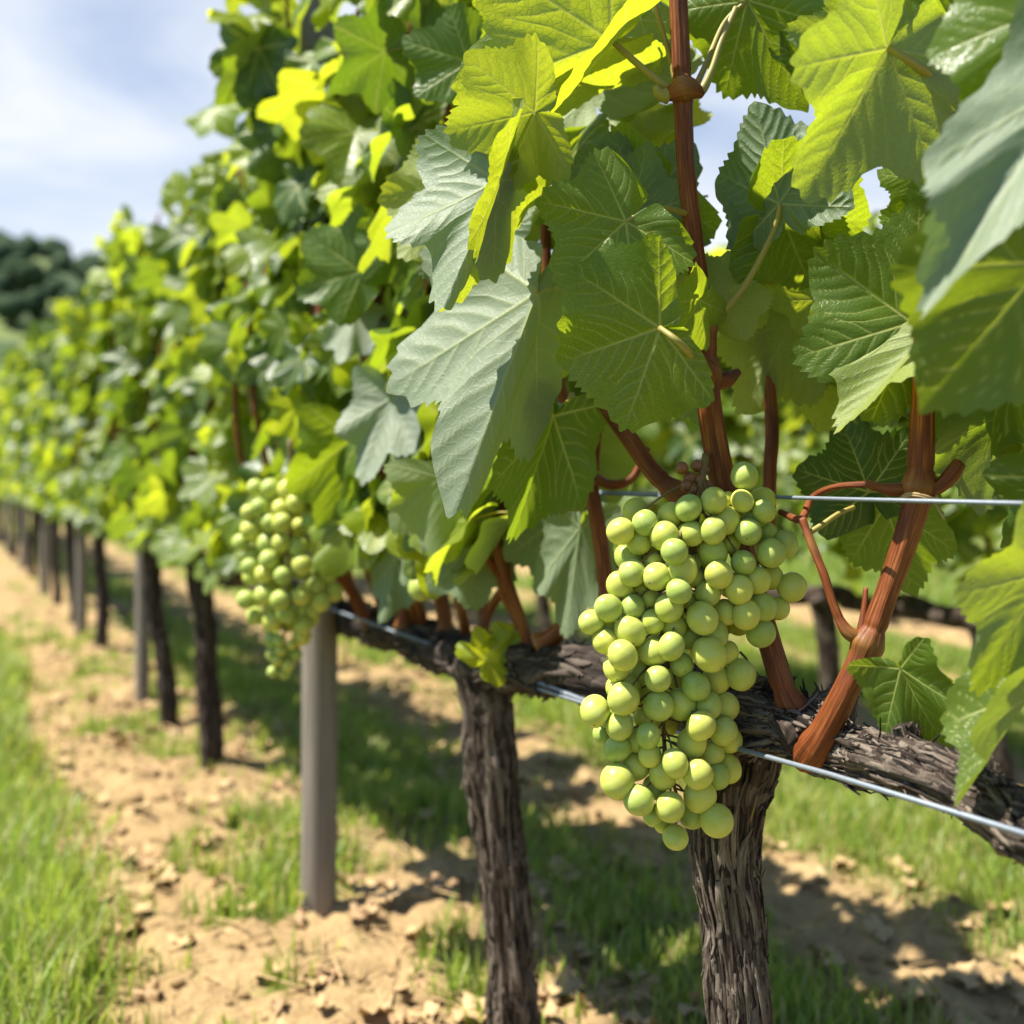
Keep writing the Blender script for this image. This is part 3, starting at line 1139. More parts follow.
iv, itr = ico(2)
m_wood = simple_mat('far wood foliage', (0.060, 0.092, 0.040), 0.95, 0, (0.018, 0.034, 0.022), 0.45, 0.0, 0.1)
g = Geo()
wr = np.random.RandomState(5)
cnt = 0
while cnt < 3000:
    x = wr.uniform(-330, 330)
    y = wr.uniform(125, 250)
    hz = hill_z(x, y)
    top = ridge[0, int(np.clip(np.searchsorted(hx, x), 0, nj2 - 1))]
    lane = math.sin((hz + 9 * 0.5) * 0.85)
    if hz < top * 0.60 and (wr.rand() > 0.55 or lane > 0.0):
        continue
    s_ = wr.uniform(1.0, 2.7)
    d = 1 + 0.9 * (fbm(iv * 1.9 + cnt, cnt, 3) - 0.5) + 0.25 * (fbm(iv * 6 + cnt, cnt + 1, 2) - .5)
    Vv = iv * d[:, None] * np.array([s_, s_, s_ * wr.uniform(.8, 1.25)]) + np.array([x, y, hz + s_ * 0.45])
    g.add(Vv, None, itr)
    cnt += 1
wood = link('far_wood', g.mesh('far_wood', [m_wood]))
wood['kind'] = 'stuff'
wood['label'] = 'dark blurred wood along the crest of the distant hill'
wood['category'] = 'wood'

# ------------------------------------------------------------------ grass, straw
def grass_object(name, count, region, hrange, seed, wid, mats, thresh=0.35, gate=True, lab=None):
    r = np.random.RandomState(seed)
    y = region[0] + (region[1] - region[0]) * r.rand(count * 4) ** region[2]
    lo = -0.60 * y - 0.15
    hi = 0.60 * y + 0.5
    x = lo + (hi - lo) * r.rand(len(y))
    gpv = ground_pattern(x, y)
    keep = r.rand(len(y)) < np.clip((gpv - 0.12) * 1.1, 0, 1) ** 1.3
    x, y, gpv = x[keep][:count], y[keep][:count], gpv[keep][:count]
    n = len(x)
    z = ground_z(x, y) - 0.004
    tall = 0.55 + 0.9 * fbm(np.stack([x * 3, y * 3, x * 0], -1), 61, 3)
    h = r.uniform(*hrange, n) * tall * (0.45 + 0.65 * gpv) * np.where(x - (R0X + RS * (y - R0Y)) < -0.38, 1.15, 0.72)
    az = r.uniform(0, 2 * np.pi, n)
    lean = r.uniform(0.1, 0.75, n) ** 1.3
    w = wid * r.uniform(0.6, 1.4, n) * (1 + 0.16 * y)
    dirx, diry = np.cos(az), np.sin(az)
    px, py = -diry, dirx
    base = np.stack([x, y, z], 1)
    D = np.stack([dirx, diry, x * 0], 1)
    S = np.stack([px, py, x * 0], 1)
    Z = np.array([0, 0, 1.0])
    V = np.zeros((n, 7, 3))
    for k, (t, wk) in enumerate(((0, .8), (.38, 1.0), (.72, .7))):
        c = base + D * (h * lean * t ** 2)[:, None] + Z * (h * (t - .28 * lean * t * t))[:, None]
        V[:, 2 * k] = c - S * (w * wk)[:, None]
        V[:, 2 * k + 1] = c + S * (w * wk)[:, None]
    V[:, 6] = base + D * (h * lean)[:, None] + Z * (h * (1 - .28 * lean))[:, None]
    b = (np.arange(n) * 7)[:, None]
    q = np.concatenate([b + np.array([[0, 1, 3, 2]]), b + np.array([[2, 3, 5, 4]])])
    t_ = b + np.array([[4, 5, 6]])
    tint = np.repeat(r.rand(n), 7)
    o = link(name, make_mesh(name, V.reshape(-1, 3), [q, t_], None, {'tint': tint}, mats))
    o['kind'] = 'stuff'
    return o


def grass_material(name, a, b, dry, tr):
    m, N, L = new_mat(name)
    out = N.new('ShaderNodeOutputMaterial')
    t = nattr(N, 'tint')
    col = nramp(N, L, t, [(0.0, a), (0.66, b), (0.88, dry)])
    pr = N.new('ShaderNodeBsdfPrincipled')
    L.new(col, pr.inputs['Base Color'])
    pr.inputs['Roughness'].default_value = 0.5
    tb = N.new('ShaderNodeBsdfTranslucent')
    L.new(nmix(N, L, t, tr, (0.55, 0.62, 0.08)), tb.inputs['Color'])
    mx = N.new('ShaderNodeMixShader')
    mx.inputs['Fac'].default_value = 0.42
    L.new(pr.outputs[0], mx.inputs[1])
    L.new(tb.outputs[0], mx.inputs[2])
    L.new(mx.outputs[0], out.inputs['Surface'])
    return m


M_grass = grass_material('meadow grass', (0.12, 0.20, 0.03), (0.27, 0.35, 0.06), (0.46, 0.38, 0.17), (0.40, 0.60, 0.06))
grass = grass_object('grass', 80000, (0.95, 5.0, 1.0), (0.05, 0.115), 1, 0.0017, [M_grass])
grass['label'] = 'bright green grass strips between the bare soil bands'
grass2 = grass_object('grass', 42000, (5.0, 16.0, 1.0), (0.05, 0.12), 2, 0.0024, [M_grass])
grass2['label'] = 'blurred grass further down between the vine rows'

# dry straw, twigs and leaf scraps lying on the soil
r = np.random.RandomState(21)
g = Geo()
M_straw = simple_mat('dry straw', (0.55, 0.40, 0.20), 0.8, 0, (0.36, 0.22, 0.09), 25)
k = 0
while k < 1300:
    y = 1.25 + 3.2 * r.rand() ** 1.3
    d = r.uniform(-0.5, 1.1)
    x = row_x(y, d)
    if abs(x / y) > .6:
        continue
    k += 1
    z = float(ground_z(np.array([x]), np.array([y]))[0]) + 0.006
    az = r.uniform(0, np.pi)
    if r.rand() < 0.7:
        ln = r.uniform(0.01, 0.055)
        dv = np.array([math.cos(az), math.sin(az), r.uniform(-.15, .25)])
        pts = [np.array([x, y, z]) - dv * ln, np.array([x, y, z + .004]), np.array([x, y, z]) + dv * ln]
        tube(g, spline(pts, 6), r.uniform(0.0008, 0.0022), 5)
    else:
        V_, q_, t_, uv_, ve_ = leaf_geo(int(r.randint(50)), 25, 3, .6, .3, r.uniform(.3, 1.2), .15)
        mm = mat_from(Vector((x, y, z + 0.006)), Vector((math.cos(az), math.sin(az), r.uniform(-.2, .3))), Vector((r.uniform(-.4, .4), r.uniform(-.4, .4), 1)), r.uniform(.016, .042))
        A = np.array(mm)
        g.add(V_ @ A[:3, :3].T + A[:3, 3], q_, t_, uv_, h=0.5)
o = link('straw_litter', g.mesh('straw_litter', [M_straw]))
o['kind'] = 'stuff'
o['label'] = 'dry straw, twigs and leaf scraps scattered on the bare soil'
g = Geo()
M_dead = simple_mat('dead leaf', (0.30, 0.16, 0.07), 0.8, 0, (0.44, 0.31, 0.16), 30)
r = np.random.RandomState(22)
k = 0
while k < 130:
    y = 1.25 + 2.2 * r.rand() ** 1.2
    x = row_x(y, r.normal(0.03, 0.16))
    if abs(x / y) > .6:
        continue
    k += 1
    z = float(ground_z(np.array([x]), np.array([y]))[0]) + 0.010
    az = r.uniform(0, 2 * np.pi)
    V_, q_, t_, uv_, ve_ = leaf_geo(int(r.randint(50)), 41, 4, .7, r.uniform(0, .6), r.uniform(.4, 1.5), .18)
    mm = mat_from(Vector((x, y, z)), Vector((math.cos(az), math.sin(az), r.uniform(-.1, .4))), Vector((r.uniform(-.5, .5), r.uniform(-.5, .5), 1)), r.uniform(.014, .030))
    A = np.array(mm)
    g.add(V_ @ A[:3, :3].T + A[:3, 3], q_, t_, uv_, h=0.5)
o = link('fallen_leaves', g.mesh('fallen_leaves', [M_dead]))
o['kind'] = 'stuff'
o['label'] = 'curled brown fallen leaves around the trunk and post bases'
# soil crumbs
g = Geo()
iv1, it1 = ico(2)
M_clod = simple_mat('soil clod', (0.36, 0.25, 0.12), 0.95, 0, (0.20, 0.13, 0.06), 40, 0.5, 0.1)
k = 0
while k < 900:
    y = 1.2 + 3.6 * r.rand() ** 1.4
    x = row_x(y, r.uniform(-0.46, 1.1))
    if abs(x / y) > .6 or ground_pattern(np.array([x]), np.array([y]))[0] > .5:
        continue
    k += 1
    s_ = r.uniform(0.004, 0.010) * (2.0 if r.rand() < .10 else 1)
    d = 1 + 0.9 * (fbm(iv1 * 1.4 + k, k, 3) - .5)
    z = float(ground_z(np.array([x]), np.array([y]))[0]) + s_ * .15
    g.add(iv1 * d[:, None] * s_ * np.array([1.25, 1.0, .7]) + np.array([x, y, z]), None, it1)
o = link('soil_clods', g.mesh('soil_clods', [M_clod]))
o['kind'] = 'stuff'
o['label'] = 'loose crumbs of tan soil on the bare strip'

# ------------------------------------------------------------------ wooden posts of the near row
posts = [(1.88, -0.012, 1.60, 0.0305), (3.56, -0.02, 1.5, 0.029), (5.02, -0.02, 1.46, 0.032), (6.6, -0.02, 1.46, 0.032), (8.2, -0.02, 1.46, 0.032), (9.8, -.02, 1.46, .032), (11.4, -.02, 1.46, .032)]
plabs = ['nearest round grey wooden post standing below the blurred grape bunch',
         'second grey wooden post, close beside a thin dark vine trunk',
         'third grey post of the row, small and blurred, left of a dark trunk',
         ]
for k, (y, dx, hgt, rad) in enumerate(posts):
    x = P(318, 500, y).x if k == 0 else row_x(y, dx)
    rad = rad if k == 0 else rad * .8
    t = thing('vineyard_post', plabs[k] if k < 3 else 'far blurred wooden post among the dark trunks at the end of the row', 'post', (x, y, 0), 'wooden posts along the near row')
    g = Geo()

    def pd(TH, S, k=k):
        n_ = fbm(np.stack([np.cos(TH) * 3, np.sin(TH) * 3, S * 2.5], -1).reshape(-1, 3), 200 + k, 4).reshape(TH.shape)
        crack = np.exp(-((np.mod(TH - 2.2 - .25 * np.sin(S * 5) + np.pi, 2 * np.pi) - np.pi) / .06) ** 2)
        return 1 + 0.07 * (n_ - .5) - .07 * crack, n_
    tube(g, spline([(0, 0, -.08), (0.003, 0, .4), (-.002, .002, 1.0), (0, 0, hgt)], 80), np.linspace(rad, rad * .96, 80), 36, pd)
    link('shaft', g.mesh('shaft', [M_post]), t)
    g = Geo()
    g.add(np.array([[0, 0, 0]]), None, None)
    th = np.linspace(0, 2 * np.pi, 20)
    ring = np.stack([np.cos(th) * (rad + .0022), np.sin(th) * (rad + .0022), np.full(20, CORDON_Z + .19) + .004 * np.sin(th)], 1)
    g = Geo()
    tube(g, ring, 0.0014, 6)
    link('wire_tie', g.mesh('wire_tie', [M_wire]), t)

# ------------------------------------------------------------------ trellis wires
def wire(pts, rad, label, nm='trellis_wire', n=60):
    g = Geo()
    p = spline(pts, n)
    tube(g, p, rad, 8)
    o = link(nm, g.mesh(nm, [M_wire]))
    o['label'] = label
    o['category'] = 'wire'
    o['group'] = 'trellis wires of the near row'
    return o


wire([tuple(P(1130, 506, .640)), tuple(P(1024, 503, .690)), tuple(P(760, 497, .925)), tuple(P(548, 490, 1.25)), (row_x(2.0), 2.0, .728), (row_x(13.), 13.0, .73)], 0.00165,
     'straight upper trellis wire crossing just above the large grape bunch')
wire([tuple(P(1130, 866, .60)), tuple(P(1024, 832, .648)), tuple(P(900, 792, .738)), tuple(P(735, 750, .90)), tuple(P(585, 704, 1.115)), tuple(P(500, 676, 1.325)), tuple(P(430, 652, 1.50)), (row_x(2.0) - .03, 2.0, .52), (row_x(13.) - .03, 13.0, .51)], 0.0021,
     'lower blue-grey wire running along the front of the shaggy cordon')

# ------------------------------------------------------------------ the near row of vines
def top_gap(y):
    # a dip in the canopy beside the nearest post
    return 1.40 if 1.60 < y < 1.74 else 9.0


roots, offs = [], []
for k, (y, y0, y1) in enumerate(VINES):
    lab = VLAB[k] if k < len(VLAB) else FARLAB
    root = thing('grapevine', lab, 'grapevine', (row_x(y), y, 0), VGROUP)
    roots.append(root)
    offs.append(np.array([row_x(y), y, 0.0]))

# far vines first, simple trunk + cordon, canes and leaves
for k in range(2, len(VINES)):
    y, y0, y1 = VINES[k]
    lean = {2: (-0.03, 0.0), 3: (-0.045, 0.0)}.get(k)
    straight_vine(roots[k], y, y0, y1, 300 + k, 0.0, M_bark_dark, lean, 1 if k < 5 else 0)
    sh, lv = random_leaves(y0, y1, 400 + k, dens=1.0 if k < 6 else 0.85, zt=(1.36, 1.62) if k < 4 else (1.33, 1.54))
    if k < 6:
        shoot_canes(roots[k], sh, offs[k], seed=k)
    place_leaves(roots[k], lv, offs[k], 100, k < 6)

# --- second vine
R2, O2 = roots[1], offs[1]
pts = [(480, 662, 1.395), (487, 700, 1.385), (491, 760, 1.378), (499, 850, 1.378), (510, 950, 1.378), (513, 1024, 1.378), (515, 1078, 1.378), (516, 1110, 1.378)]
g = Geo()
n = 200
res = tube(g, spline(px_path(pts), n), px_radii(pts, [28, 24, 23, 22, 21, 24, 33, 40], n), 90, bark_disp(51, 0.34, 4.2, 7.0))
bark_strips(g, *res, 240, np.random.RandomState(3), 0.05, 0.20, 0.0040, 0.004)
link('trunk', g.mesh('trunk', [M_bark], O2), R2)
pts = [(640, 685, 1.085), (585, 672, 1.18), (540, 668, 1.265), (495, 662, 1.37), (455, 655, 1.47), (420, 640, 1.60), (370, 625, 1.80), (330, 612, 2.02)]
g = Geo()
n = 200
res = tube(g, spline(px_path(pts), n), px_radii(pts, [27, 27, 24, 27, 22, 19, 16, 14], n), 60, bark_disp(52, 0.36, 3.4, 12.0))
bark_strips(g, *res, 320, np.random.RandomState(4), 0.02, 0.09, 0.004, 0.006)
link('cordon', g.mesh('cordon', [M_bark_dark], O2), R2)
for pts, rp in [([(372, 628, 1.74), (352, 592, 1.74), (338, 570, 1.74), (322, 520, 1.74)], [8, 6, 6, 4]),
                ([(403, 628, 1.60), (407, 590, 1.60), (410, 555, 1.60), (412, 490, 1.6)], [8, 6, 5, 5]),
                ([(446, 632, 1.50), (440, 590, 1.50), (432, 560, 1.50), (425, 500, 1.5)], [8, 7, 6, 5]),
                ([(524, 636, 1.30), (516, 612, 1.30), (506, 588, 1.30), (504, 545, 1.30), (506, 480, 1.30)], [7, 7, 9, 6, 6]),
                ([(478, 636, 1.38), (492, 606, 1.37), (507, 585, 1.32)], [6, 5, 5]),
                ([(507, 585, 1.30), (490, 562, 1.29), (474, 541, 1.28)], [5, 4.5, 4]),
                ([(540, 645, 1.24), (556, 634, 1.23), (572, 614, 1.22), (588, 594, 1.21)], [11, 9, 6, 4]),
                ([(607, 600, 1.13), (601, 545, 1.13), (591, 490, 1.13), (574, 430, 1.13), (560, 385, 1.13), (548, 300, 1.13), (545, 200, 1.13)], [8, 8, 8, 7, 6, 6, 5]),
                ([(592, 486, 1.12), (570, 460, 1.11), (552, 444, 1.10)], [5, 4, 4]),
                ([(594, 478, 1.13), (612, 485, 1.13), (632, 478, 1.13), (648, 448, 1.13)], [5, 5, 4, 3]),
                ([(595, 470, 1.14), (598, 430, 1.15), (600, 400, 1.15)], [4, 4, 4]),
                ([(392, 345, 1.55), (376, 305, 1.55), (366, 270, 1.55)], [4, 5, 5]),
                ([(560, 200, 1.06), (552, 150, 1.06), (545, 120, 1.06)], [5, 6, 5])]:
    px_cane(pts, rp, R2, O2, [(pts[0][0], pts[0][1], .6)], nth=14, dens=260)
sh, lv = random_leaves(1.22, 2.02, 500, dens=1.0, step=0.10, gap=top_gap, zt=(1.5, 1.75), zmin=.68)
shoot_canes(R2, sh, O2, seed=3)

# ------------------------------------------------------------------ hero leaves: base px, tip px, depth, tip depth offset, roll, ...
hseed = [1000]
HEROES = []


def hero(root, off, b, t, y, dy=0.0, roll=0.0, under=False, young=0.0, wx=1.0, depth=0.55, fold=0.12, droop=0.12, wave=0.05, cup=0.0, roll_edge=0.1, puff=0.008, pet=None, hi=True, tint=0.4, petr=2.2, label=None, lit=0, basal=1.0, fold_r=None, downy=0.0, sx_r=1.0):
    hseed[0] += 1
    sd = hseed[0]
    B_, T_ = P(b[0], b[1], y), P(t[0], t[1], y + dy)
    yd = T_ - B_
    L_ = yd.length
    view = (Vector((0, 0, H)) - (B_ + T_) * 0.5).normalized()
    nrm = view - yd.normalized() * view.dot(yd.normalized())
    nrm.normalize()
    if lit:
        dots = [(Matrix.Rotation(math.radians(a_), 3, yd.normalized()) @ nrm).dot(sun_dir) for a_ in (roll, -roll)]
        if (dots[0] - dots[1]) * lit < 0:
            roll = -roll
    vis = Matrix.Rotation(math.radians(roll), 3, yd.normalized()) @ nrm
    HEROES.append((B_.copy(), T_.copy(), vis.dot(sun_dir), b))
    q = Matrix.Rotation(math.radians(roll + (180 if under else 0)), 3, yd.normalized())
    nrm = q @ nrm
    nth, nr = (360, 56) if hi else (200, 26)
    BASAL[0] = basal
    V, qd, tr, uv, vein = leaf_geo(sd, nth, nr, depth, fold, droop, wave, cup, roll_edge, puff, fold_r, sx_r)
    BASAL[0] = 1.0
    z = np.zeros(len(V))
    rho_f, th_f = LAST_RHO[0]
    en = vnoise(np.stack([np.cos(th_f) * 3.2, np.sin(th_f) * 3.2, z + sd], -1), sd)
    edge = np.clip((rho_f - (1.02 - 0.10 * np.clip(en - 0.5, 0, 1))) * 40, 0, 1) * 0.75
    me = make_mesh('leaf', V, [qd, tr], uv, {'vein': vein, 'young': z + young, 'tint': z, 'edge': edge}, [M_leaf])
    o = link('leaf', me, root)
    m = mat_from(B_, yd, nrm, L_, wx)
    m.translation = m.translation - Vector(off)
    o.matrix_local = m
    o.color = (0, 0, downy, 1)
    if label:
        o['label'] = label
    if pet:
        pts = [tuple(B_)] + [tuple(P(*p)) for p in pet]
        g = Geo()
        n = 24
        tube(g, spline(pts, n), np.linspace(petr, petr * 1.5, n) / F * y, 10)
        me2 = g.mesh('petiole', [M_petiole])
        c = bpy.data.objects.new('petiole', me2)
        C.objects.link(c)
        c.parent = o
        c.matrix_parent_inverse = Matrix.Identity(4)
        # vertices are in world space: undo leaf matrix and root offset
        w = Matrix.Translation(Vector(off)) @ m
        me2.transform(w.inverted())
        c.color = (0, 0, 0, 1)
    return o


R1, O1 = roots[0], offs[0]
hl = lambda *a, **k: hero(R1, O1, *a, **k)
h2 = lambda *a, **k: hero(R2, O2, *a, **k)

# centre dark leaf with pale veins
hl((660, 328), (550, 366), .865, 0.012, 0, young=.0, wx=1.02, basal=.42, depth=.0, fold=.05, droop=.12, pet=[(676, 340, .852), (692, 356, .865), (705, 371, .905)], petr=3.0, tint=.2, label='dark green leaf with fine pale veins facing the viewer')
# big silvery leaf, folded
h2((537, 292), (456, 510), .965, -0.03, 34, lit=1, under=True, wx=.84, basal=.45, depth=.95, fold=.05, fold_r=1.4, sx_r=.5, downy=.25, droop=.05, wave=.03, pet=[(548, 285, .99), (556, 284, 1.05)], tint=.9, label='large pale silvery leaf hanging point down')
# silvery leaf with yellow edge above it
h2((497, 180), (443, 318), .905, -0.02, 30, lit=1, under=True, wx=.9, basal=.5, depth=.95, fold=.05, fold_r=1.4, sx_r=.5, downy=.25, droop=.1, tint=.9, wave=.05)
h2((505, 165), (462, 312), .91, 0.03, -66, young=.75, wx=.62, depth=.6, fold=.2, droop=.2)
# yellow translucent leaves at the top
h2((611, 40), (452, 104), .93, 0.03, 10, under=True, young=.65, wx=.98, basal=.45, depth=.6, fold=-.18, fold_r=1.3, droop=-.1, pet=[(640, 66, .93), (668, 88, .93), (682, 92, .93)], petr=3.0, label='large yellow-green leaf glowing with sunlight near the top')
h2((535, 112), (447, 132), .90, 0.02, -10, under=True, young=.65, wx=1.0, basal=.5, depth=.5, fold=-.1, pet=[(575, 80, .99), (600, 60, 1.02)])
h2((608, 48), (498, 172), .94, .05, 72, under=True, young=.8, wx=.55, depth=.5, fold=-.2)
h2((456, 187), (404, 262), 1.10, 0, 20, under=True, young=.95, wx=.95, depth=.4)
h2((532, 4), (486, 52), 1.02, .02, -15, wx=1.1, young=.15, depth=.5)
h2((468, 62), (404, 40), 1.18, .0, 15, wx=1.0, depth=.4)
h2((500, 150), (470, 190), 1.02, .0, 20, wx=1.0, depth=.4)
h2((478, 250), (432, 205), 1.08, .03, -10, under=True, wx=1.0, tint=.3)
h2((640, 20), (618, 75), .99, 0.03, 30, under=True, wx=.9, tint=.9)
h2((626, 222), (556, 282), .885, .0, 12, wx=1.1, depth=.45, young=.0, tint=.05, pet=[(634, 217, .885), (660, 208, .90), (690, 214, .93)])
h2((628, 220), (586, 150), .965, .03, -20, under=True, wx=.9, tint=.25)
h2((640, 215), (688, 150), .985, .03, 10, under=True, wx=1.05, tint=.25)
h2((655, 195), (600, 255), 1.0, .03, 10, wx=1.2, tint=.2)
h2((590, 95), (556, 25), 1.08, .05, 0, under=True, wx=1.3, young=.6)
h2((650, 132), (640, 108), 1.12, .05, 0, under=True, wx=1.3, young=.8)
h2((553, 416), (514, 550), 1.03, .02, 18, lit=-1, under=False, basal=.2, wx=.5, depth=.4, fold=.3, tint=.05, droop=.2, pet=[(568, 402, 1.05), (572, 395, 1.1)])
h2((572, 330), (545, 388), 1.06, .02, -18, under=False, wx=.8, depth=.4, young=.3)
# blistered grey leaf and its neighbour on one node
hl((779, 204), (757, 104), .905, .01, 22, lit=1, under=True, wx=.85, basal=.6, depth=.35, fold=.2, puff=.02, tint=.9, pet=[(779, 212, .905), (772, 235, .91), (745, 285, .92), (710, 326, .93)], petr=2.6, label='blistered grey-green leaf against the sky')
hl((781, 214), (872, 226), .925, .02, 14, wx=1.02, depth=.4, tint=.05, fold=.1)
hl((788, 212), (800, 285), .95, .02, 14, wx=1.0, depth=.4, tint=.05, fold=.1)
# yellow green leaf, top right
hl((889, 48), (815, 192), .795, .0, -34, under=True, young=.22, wx=.92, depth=.85, fold=-.28, droop=-.12, pet=[(905, 58, .79), (925, 72, .80), (941, 84, .815)], petr=3.4, label='yellow-green leaf with split lobes at the top right')
hl((870, 42), (788, 28), .82, .02, -10, under=True, young=.40, wx=.75, depth=.6, fold=-.1)
hl((748, 0), (802, 108), .96, .01, 12, wx=.72, basal=.6, depth=.35, tint=.5, young=.1, pet=[(725, 22, .96), (708, 60, .94), (695, 88, .93)])
hl((742, -22), (716, 12), .985, .01, 12, wx=1.1, depth=.35, tint=.3, young=.1)
hl((812, 70), (846, 30), .97, .01, 12, wx=1.1, depth=.35, tint=.3, young=.2)
hl((968, 36), (898, 8), .86, .01, 8, wx=1.05, depth=.4, tint=.05, puff=.032, pet=[(958, 15, .86), (950, -12, .86)])
hl((972, 30), (1000, 75), .85, .01, 8, wx=1.05, depth=.4, tint=.7)
# large blurred leaves at the right edge
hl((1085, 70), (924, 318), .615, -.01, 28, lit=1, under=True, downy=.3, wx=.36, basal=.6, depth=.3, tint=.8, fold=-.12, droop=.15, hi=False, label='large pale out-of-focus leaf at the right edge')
hl((1046, 262), (926, 408), .635, .01, 20, lit=-1, under=False, wx=.9, depth=.3, young=.25, tint=.3, hi=False, fold=.1)
hl((1045, 10), (985, 135), .64, .01, 18, under=False, wx=1.0, depth=.3, tint=.1, hi=False, fold=.1)
# middle right
hl((912, 322), (812, 250), .845, .015, 8, wx=1.12, depth=.4, fold=.18, young=.15, tint=.6, puff=.010, pet=[(922, 330, .845), (926, 338, .83)], label='green leaf half in sun between the two red canes')
hl((926, 330), (843, 433), .832, .0, 52, under=True, young=.9, wx=.72, depth=.5, fold=-.3)
hl((905, 345), (868, 385), .90, .0, 5, under=True, wx=1.0, tint=.6)
hl((869, 492), (842, 418), .985, .0, 10, wx=1.05, depth=.5, tint=.05)
hl((886, 504), (914, 596), 1.0, .02, 16, lit=1, basal=.3, wx=.72, depth=.35, tint=.05, pet=[(874, 490, 1.0), (866, 484, .97)])
hl((962, 462), (986, 400), .90, .02, 14, wx=.8, basal=.5, young=.3, pet=[(958, 478, .88), (950, 484, .84)])
hl((900, 668), (946, 758), .80, -.01, 20, lit=-1, wx=.62, basal=.12, depth=.35, fold=.22, droop=.25, tint=.3, label='dark green leaf hanging over the shaggy cordon')
hl((1052, 572), (966, 684), .70, .0, -34, under=True, basal=.25, wx=.8, young=.35, depth=.6, fold=-.2, hi=False)
hl((1034, 695), (958, 803), .70, .0, 66, under=False, wx=.55, young=.3, fold=.55, hi=False)
hl((1050, 625), (1008, 690), .72, .0, -10, wx=1.0, tint=.1, hi=False)
hl((795, 322), (742, 412), 1.03, .03, 5, under=True, basal=.5, wx=.75, young=.55, tint=.8, depth=.5)
hl((795, 330), (838, 425), 1.04, .03, 30, under=True, wx=.85, young=.85, depth=.6)
hl((712, 300), (745, 252), .945, .0, -20, under=True, wx=1.2, young=.7)
hl((735, 285), (722, 335), .96, .0, -20, under=True, wx=1.1, young=.5)
hl((700, 300), (676, 345), .90, -.01, -50, wx=1.0, tint=.3)
hl((815, 300), (776, 262), .97, .0, -20, under=True, wx=.9, young=.6)
hl((930, 180), (905, 130), .93, .0, 10, wx=1.1, young=.1)
hl((940, 235), (922, 300), .95, .0, 10, wx=1.1, young=.0, tint=.1)
hl((900, 105), (880, 150), .95, .0, 10, wx=1.1, tint=.2, under=True)
hl((942, 240), (985, 180), .93, .0, 10, wx=1.1, tint=.2)
# second vine: mid-distance leaves that read on their own
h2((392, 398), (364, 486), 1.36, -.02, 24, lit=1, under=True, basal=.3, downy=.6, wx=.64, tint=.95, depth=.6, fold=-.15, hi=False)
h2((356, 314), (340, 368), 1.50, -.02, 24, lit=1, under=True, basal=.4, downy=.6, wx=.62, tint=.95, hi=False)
h2((440, 478), (447, 560), 1.25, .0, -10, under=True, basal=.4, wx=.9, tint=.1, young=.15, hi=False)
h2((352, 440), (330, 548), 1.56, .0, -10, basal=.3, wx=.7, tint=.1, young=.1, hi=False)
h2((361, 272), (307, 232), 1.44, .0, 10, wx=1.1, tint=.1, hi=False)
h2((395, 560), (384, 625), 1.47, .0, 34, under=True, wx=.55, tint=.9, hi=False)
h2((468, 550), (476, 612), 1.30, .0, 10, under=True, wx=.95, tint=.1, hi=False)
h2((580, 528), (566, 640), 1.20, .0, 6, under=True, basal=.3, wx=.48, tint=.1, hi=False)
h2((556, 520), (548, 600), 1.24, .0, 6, under=True, wx=.85, tint=.05, hi=False)
h2((418, 500), (410, 590), 1.42, .0, 50, under=True, wx=.65, tint=.95, hi=False)
h2((486, 660), (510, 632), 1.285, .0, 10, young=1., wx=1.1, wave=.16, hi=False, depth=1.)
h2((512, 640), (500, 672), 1.285, .0, 10, young=1., wx=1.0, wave=.16, hi=False, depth=1.)
xr = np.random.RandomState(91)
for _ in range(34):
    u, v, y = xr.uniform(285, 352), xr.uniform(60, 440), xr.uniform(1.70, 1.83)
    lv.append((mat_from(P(u, v, y), Vector((xr.uniform(-.6, .6), xr.uniform(-.4, .3), -xr.uniform(.3, 1))), Vector((xr.uniform(-1, .3), -xr.uniform(.1, 1), xr.uniform(.1, 1))), xr.uniform(.055, .08)), .7 * xr.rand() if xr.rand() < .4 else 0.0, xr.rand(), P(u, v, y), .07))
n_hero2 = sum(1 for c in R2.children if c.name.split('.')[0] == 'leaf')
place_leaves(R2, lv, O2, 100 - n_hero2)

# --- nearest vine wood
pts = [(733, 712, .955), (732, 760, .957), (727, 800, .957), (725, 850, .957), (733, 930, .957), (741, 1024, .957), (744, 1150, .957), (745, 1290, .957), (746, 1350, .957)]
g = Geo()
n = 420
res = tube(g, spline(px_path(pts), n), px_radii(pts, [46, 40, 32, 29.5, 28, 29, 31, 40, 52], n), 170, bark_disp(61, 0.34, 4.6, 6.5, 3.0))
bark_strips(g, *res, 420, np.random.RandomState(8), 0.04, 0.18, 0.0030, 0.0024)
link('trunk', g.mesh('trunk', [M_bark], O1), R1)
pts = [(1120, 872, .632), (1024, 826, .70), (965, 796, .742), (905, 768, .79), (850, 752, .845), (795, 728, .90), (745, 722, .945), (705, 712, .99), (660, 692, 1.05), (640, 686, 1.08)]
g = Geo()
n = 420
res = tube(g, spline(px_path(pts), n), px_radii(pts, [35, 28, 21, 23, 21, 30, 36, 29, 22, 23], n), 150, bark_disp(62, 0.50, 3.6, 12.0, 10.0, 1.25))
bark_strips(g, *res, 560, np.random.RandomState(9), 0.03, 0.13, 0.0030, 0.0026)
bark_strips(g, *res, 260, np.random.RandomState(19), 0.012, 0.04, 0.0022, 0.010, top=True)
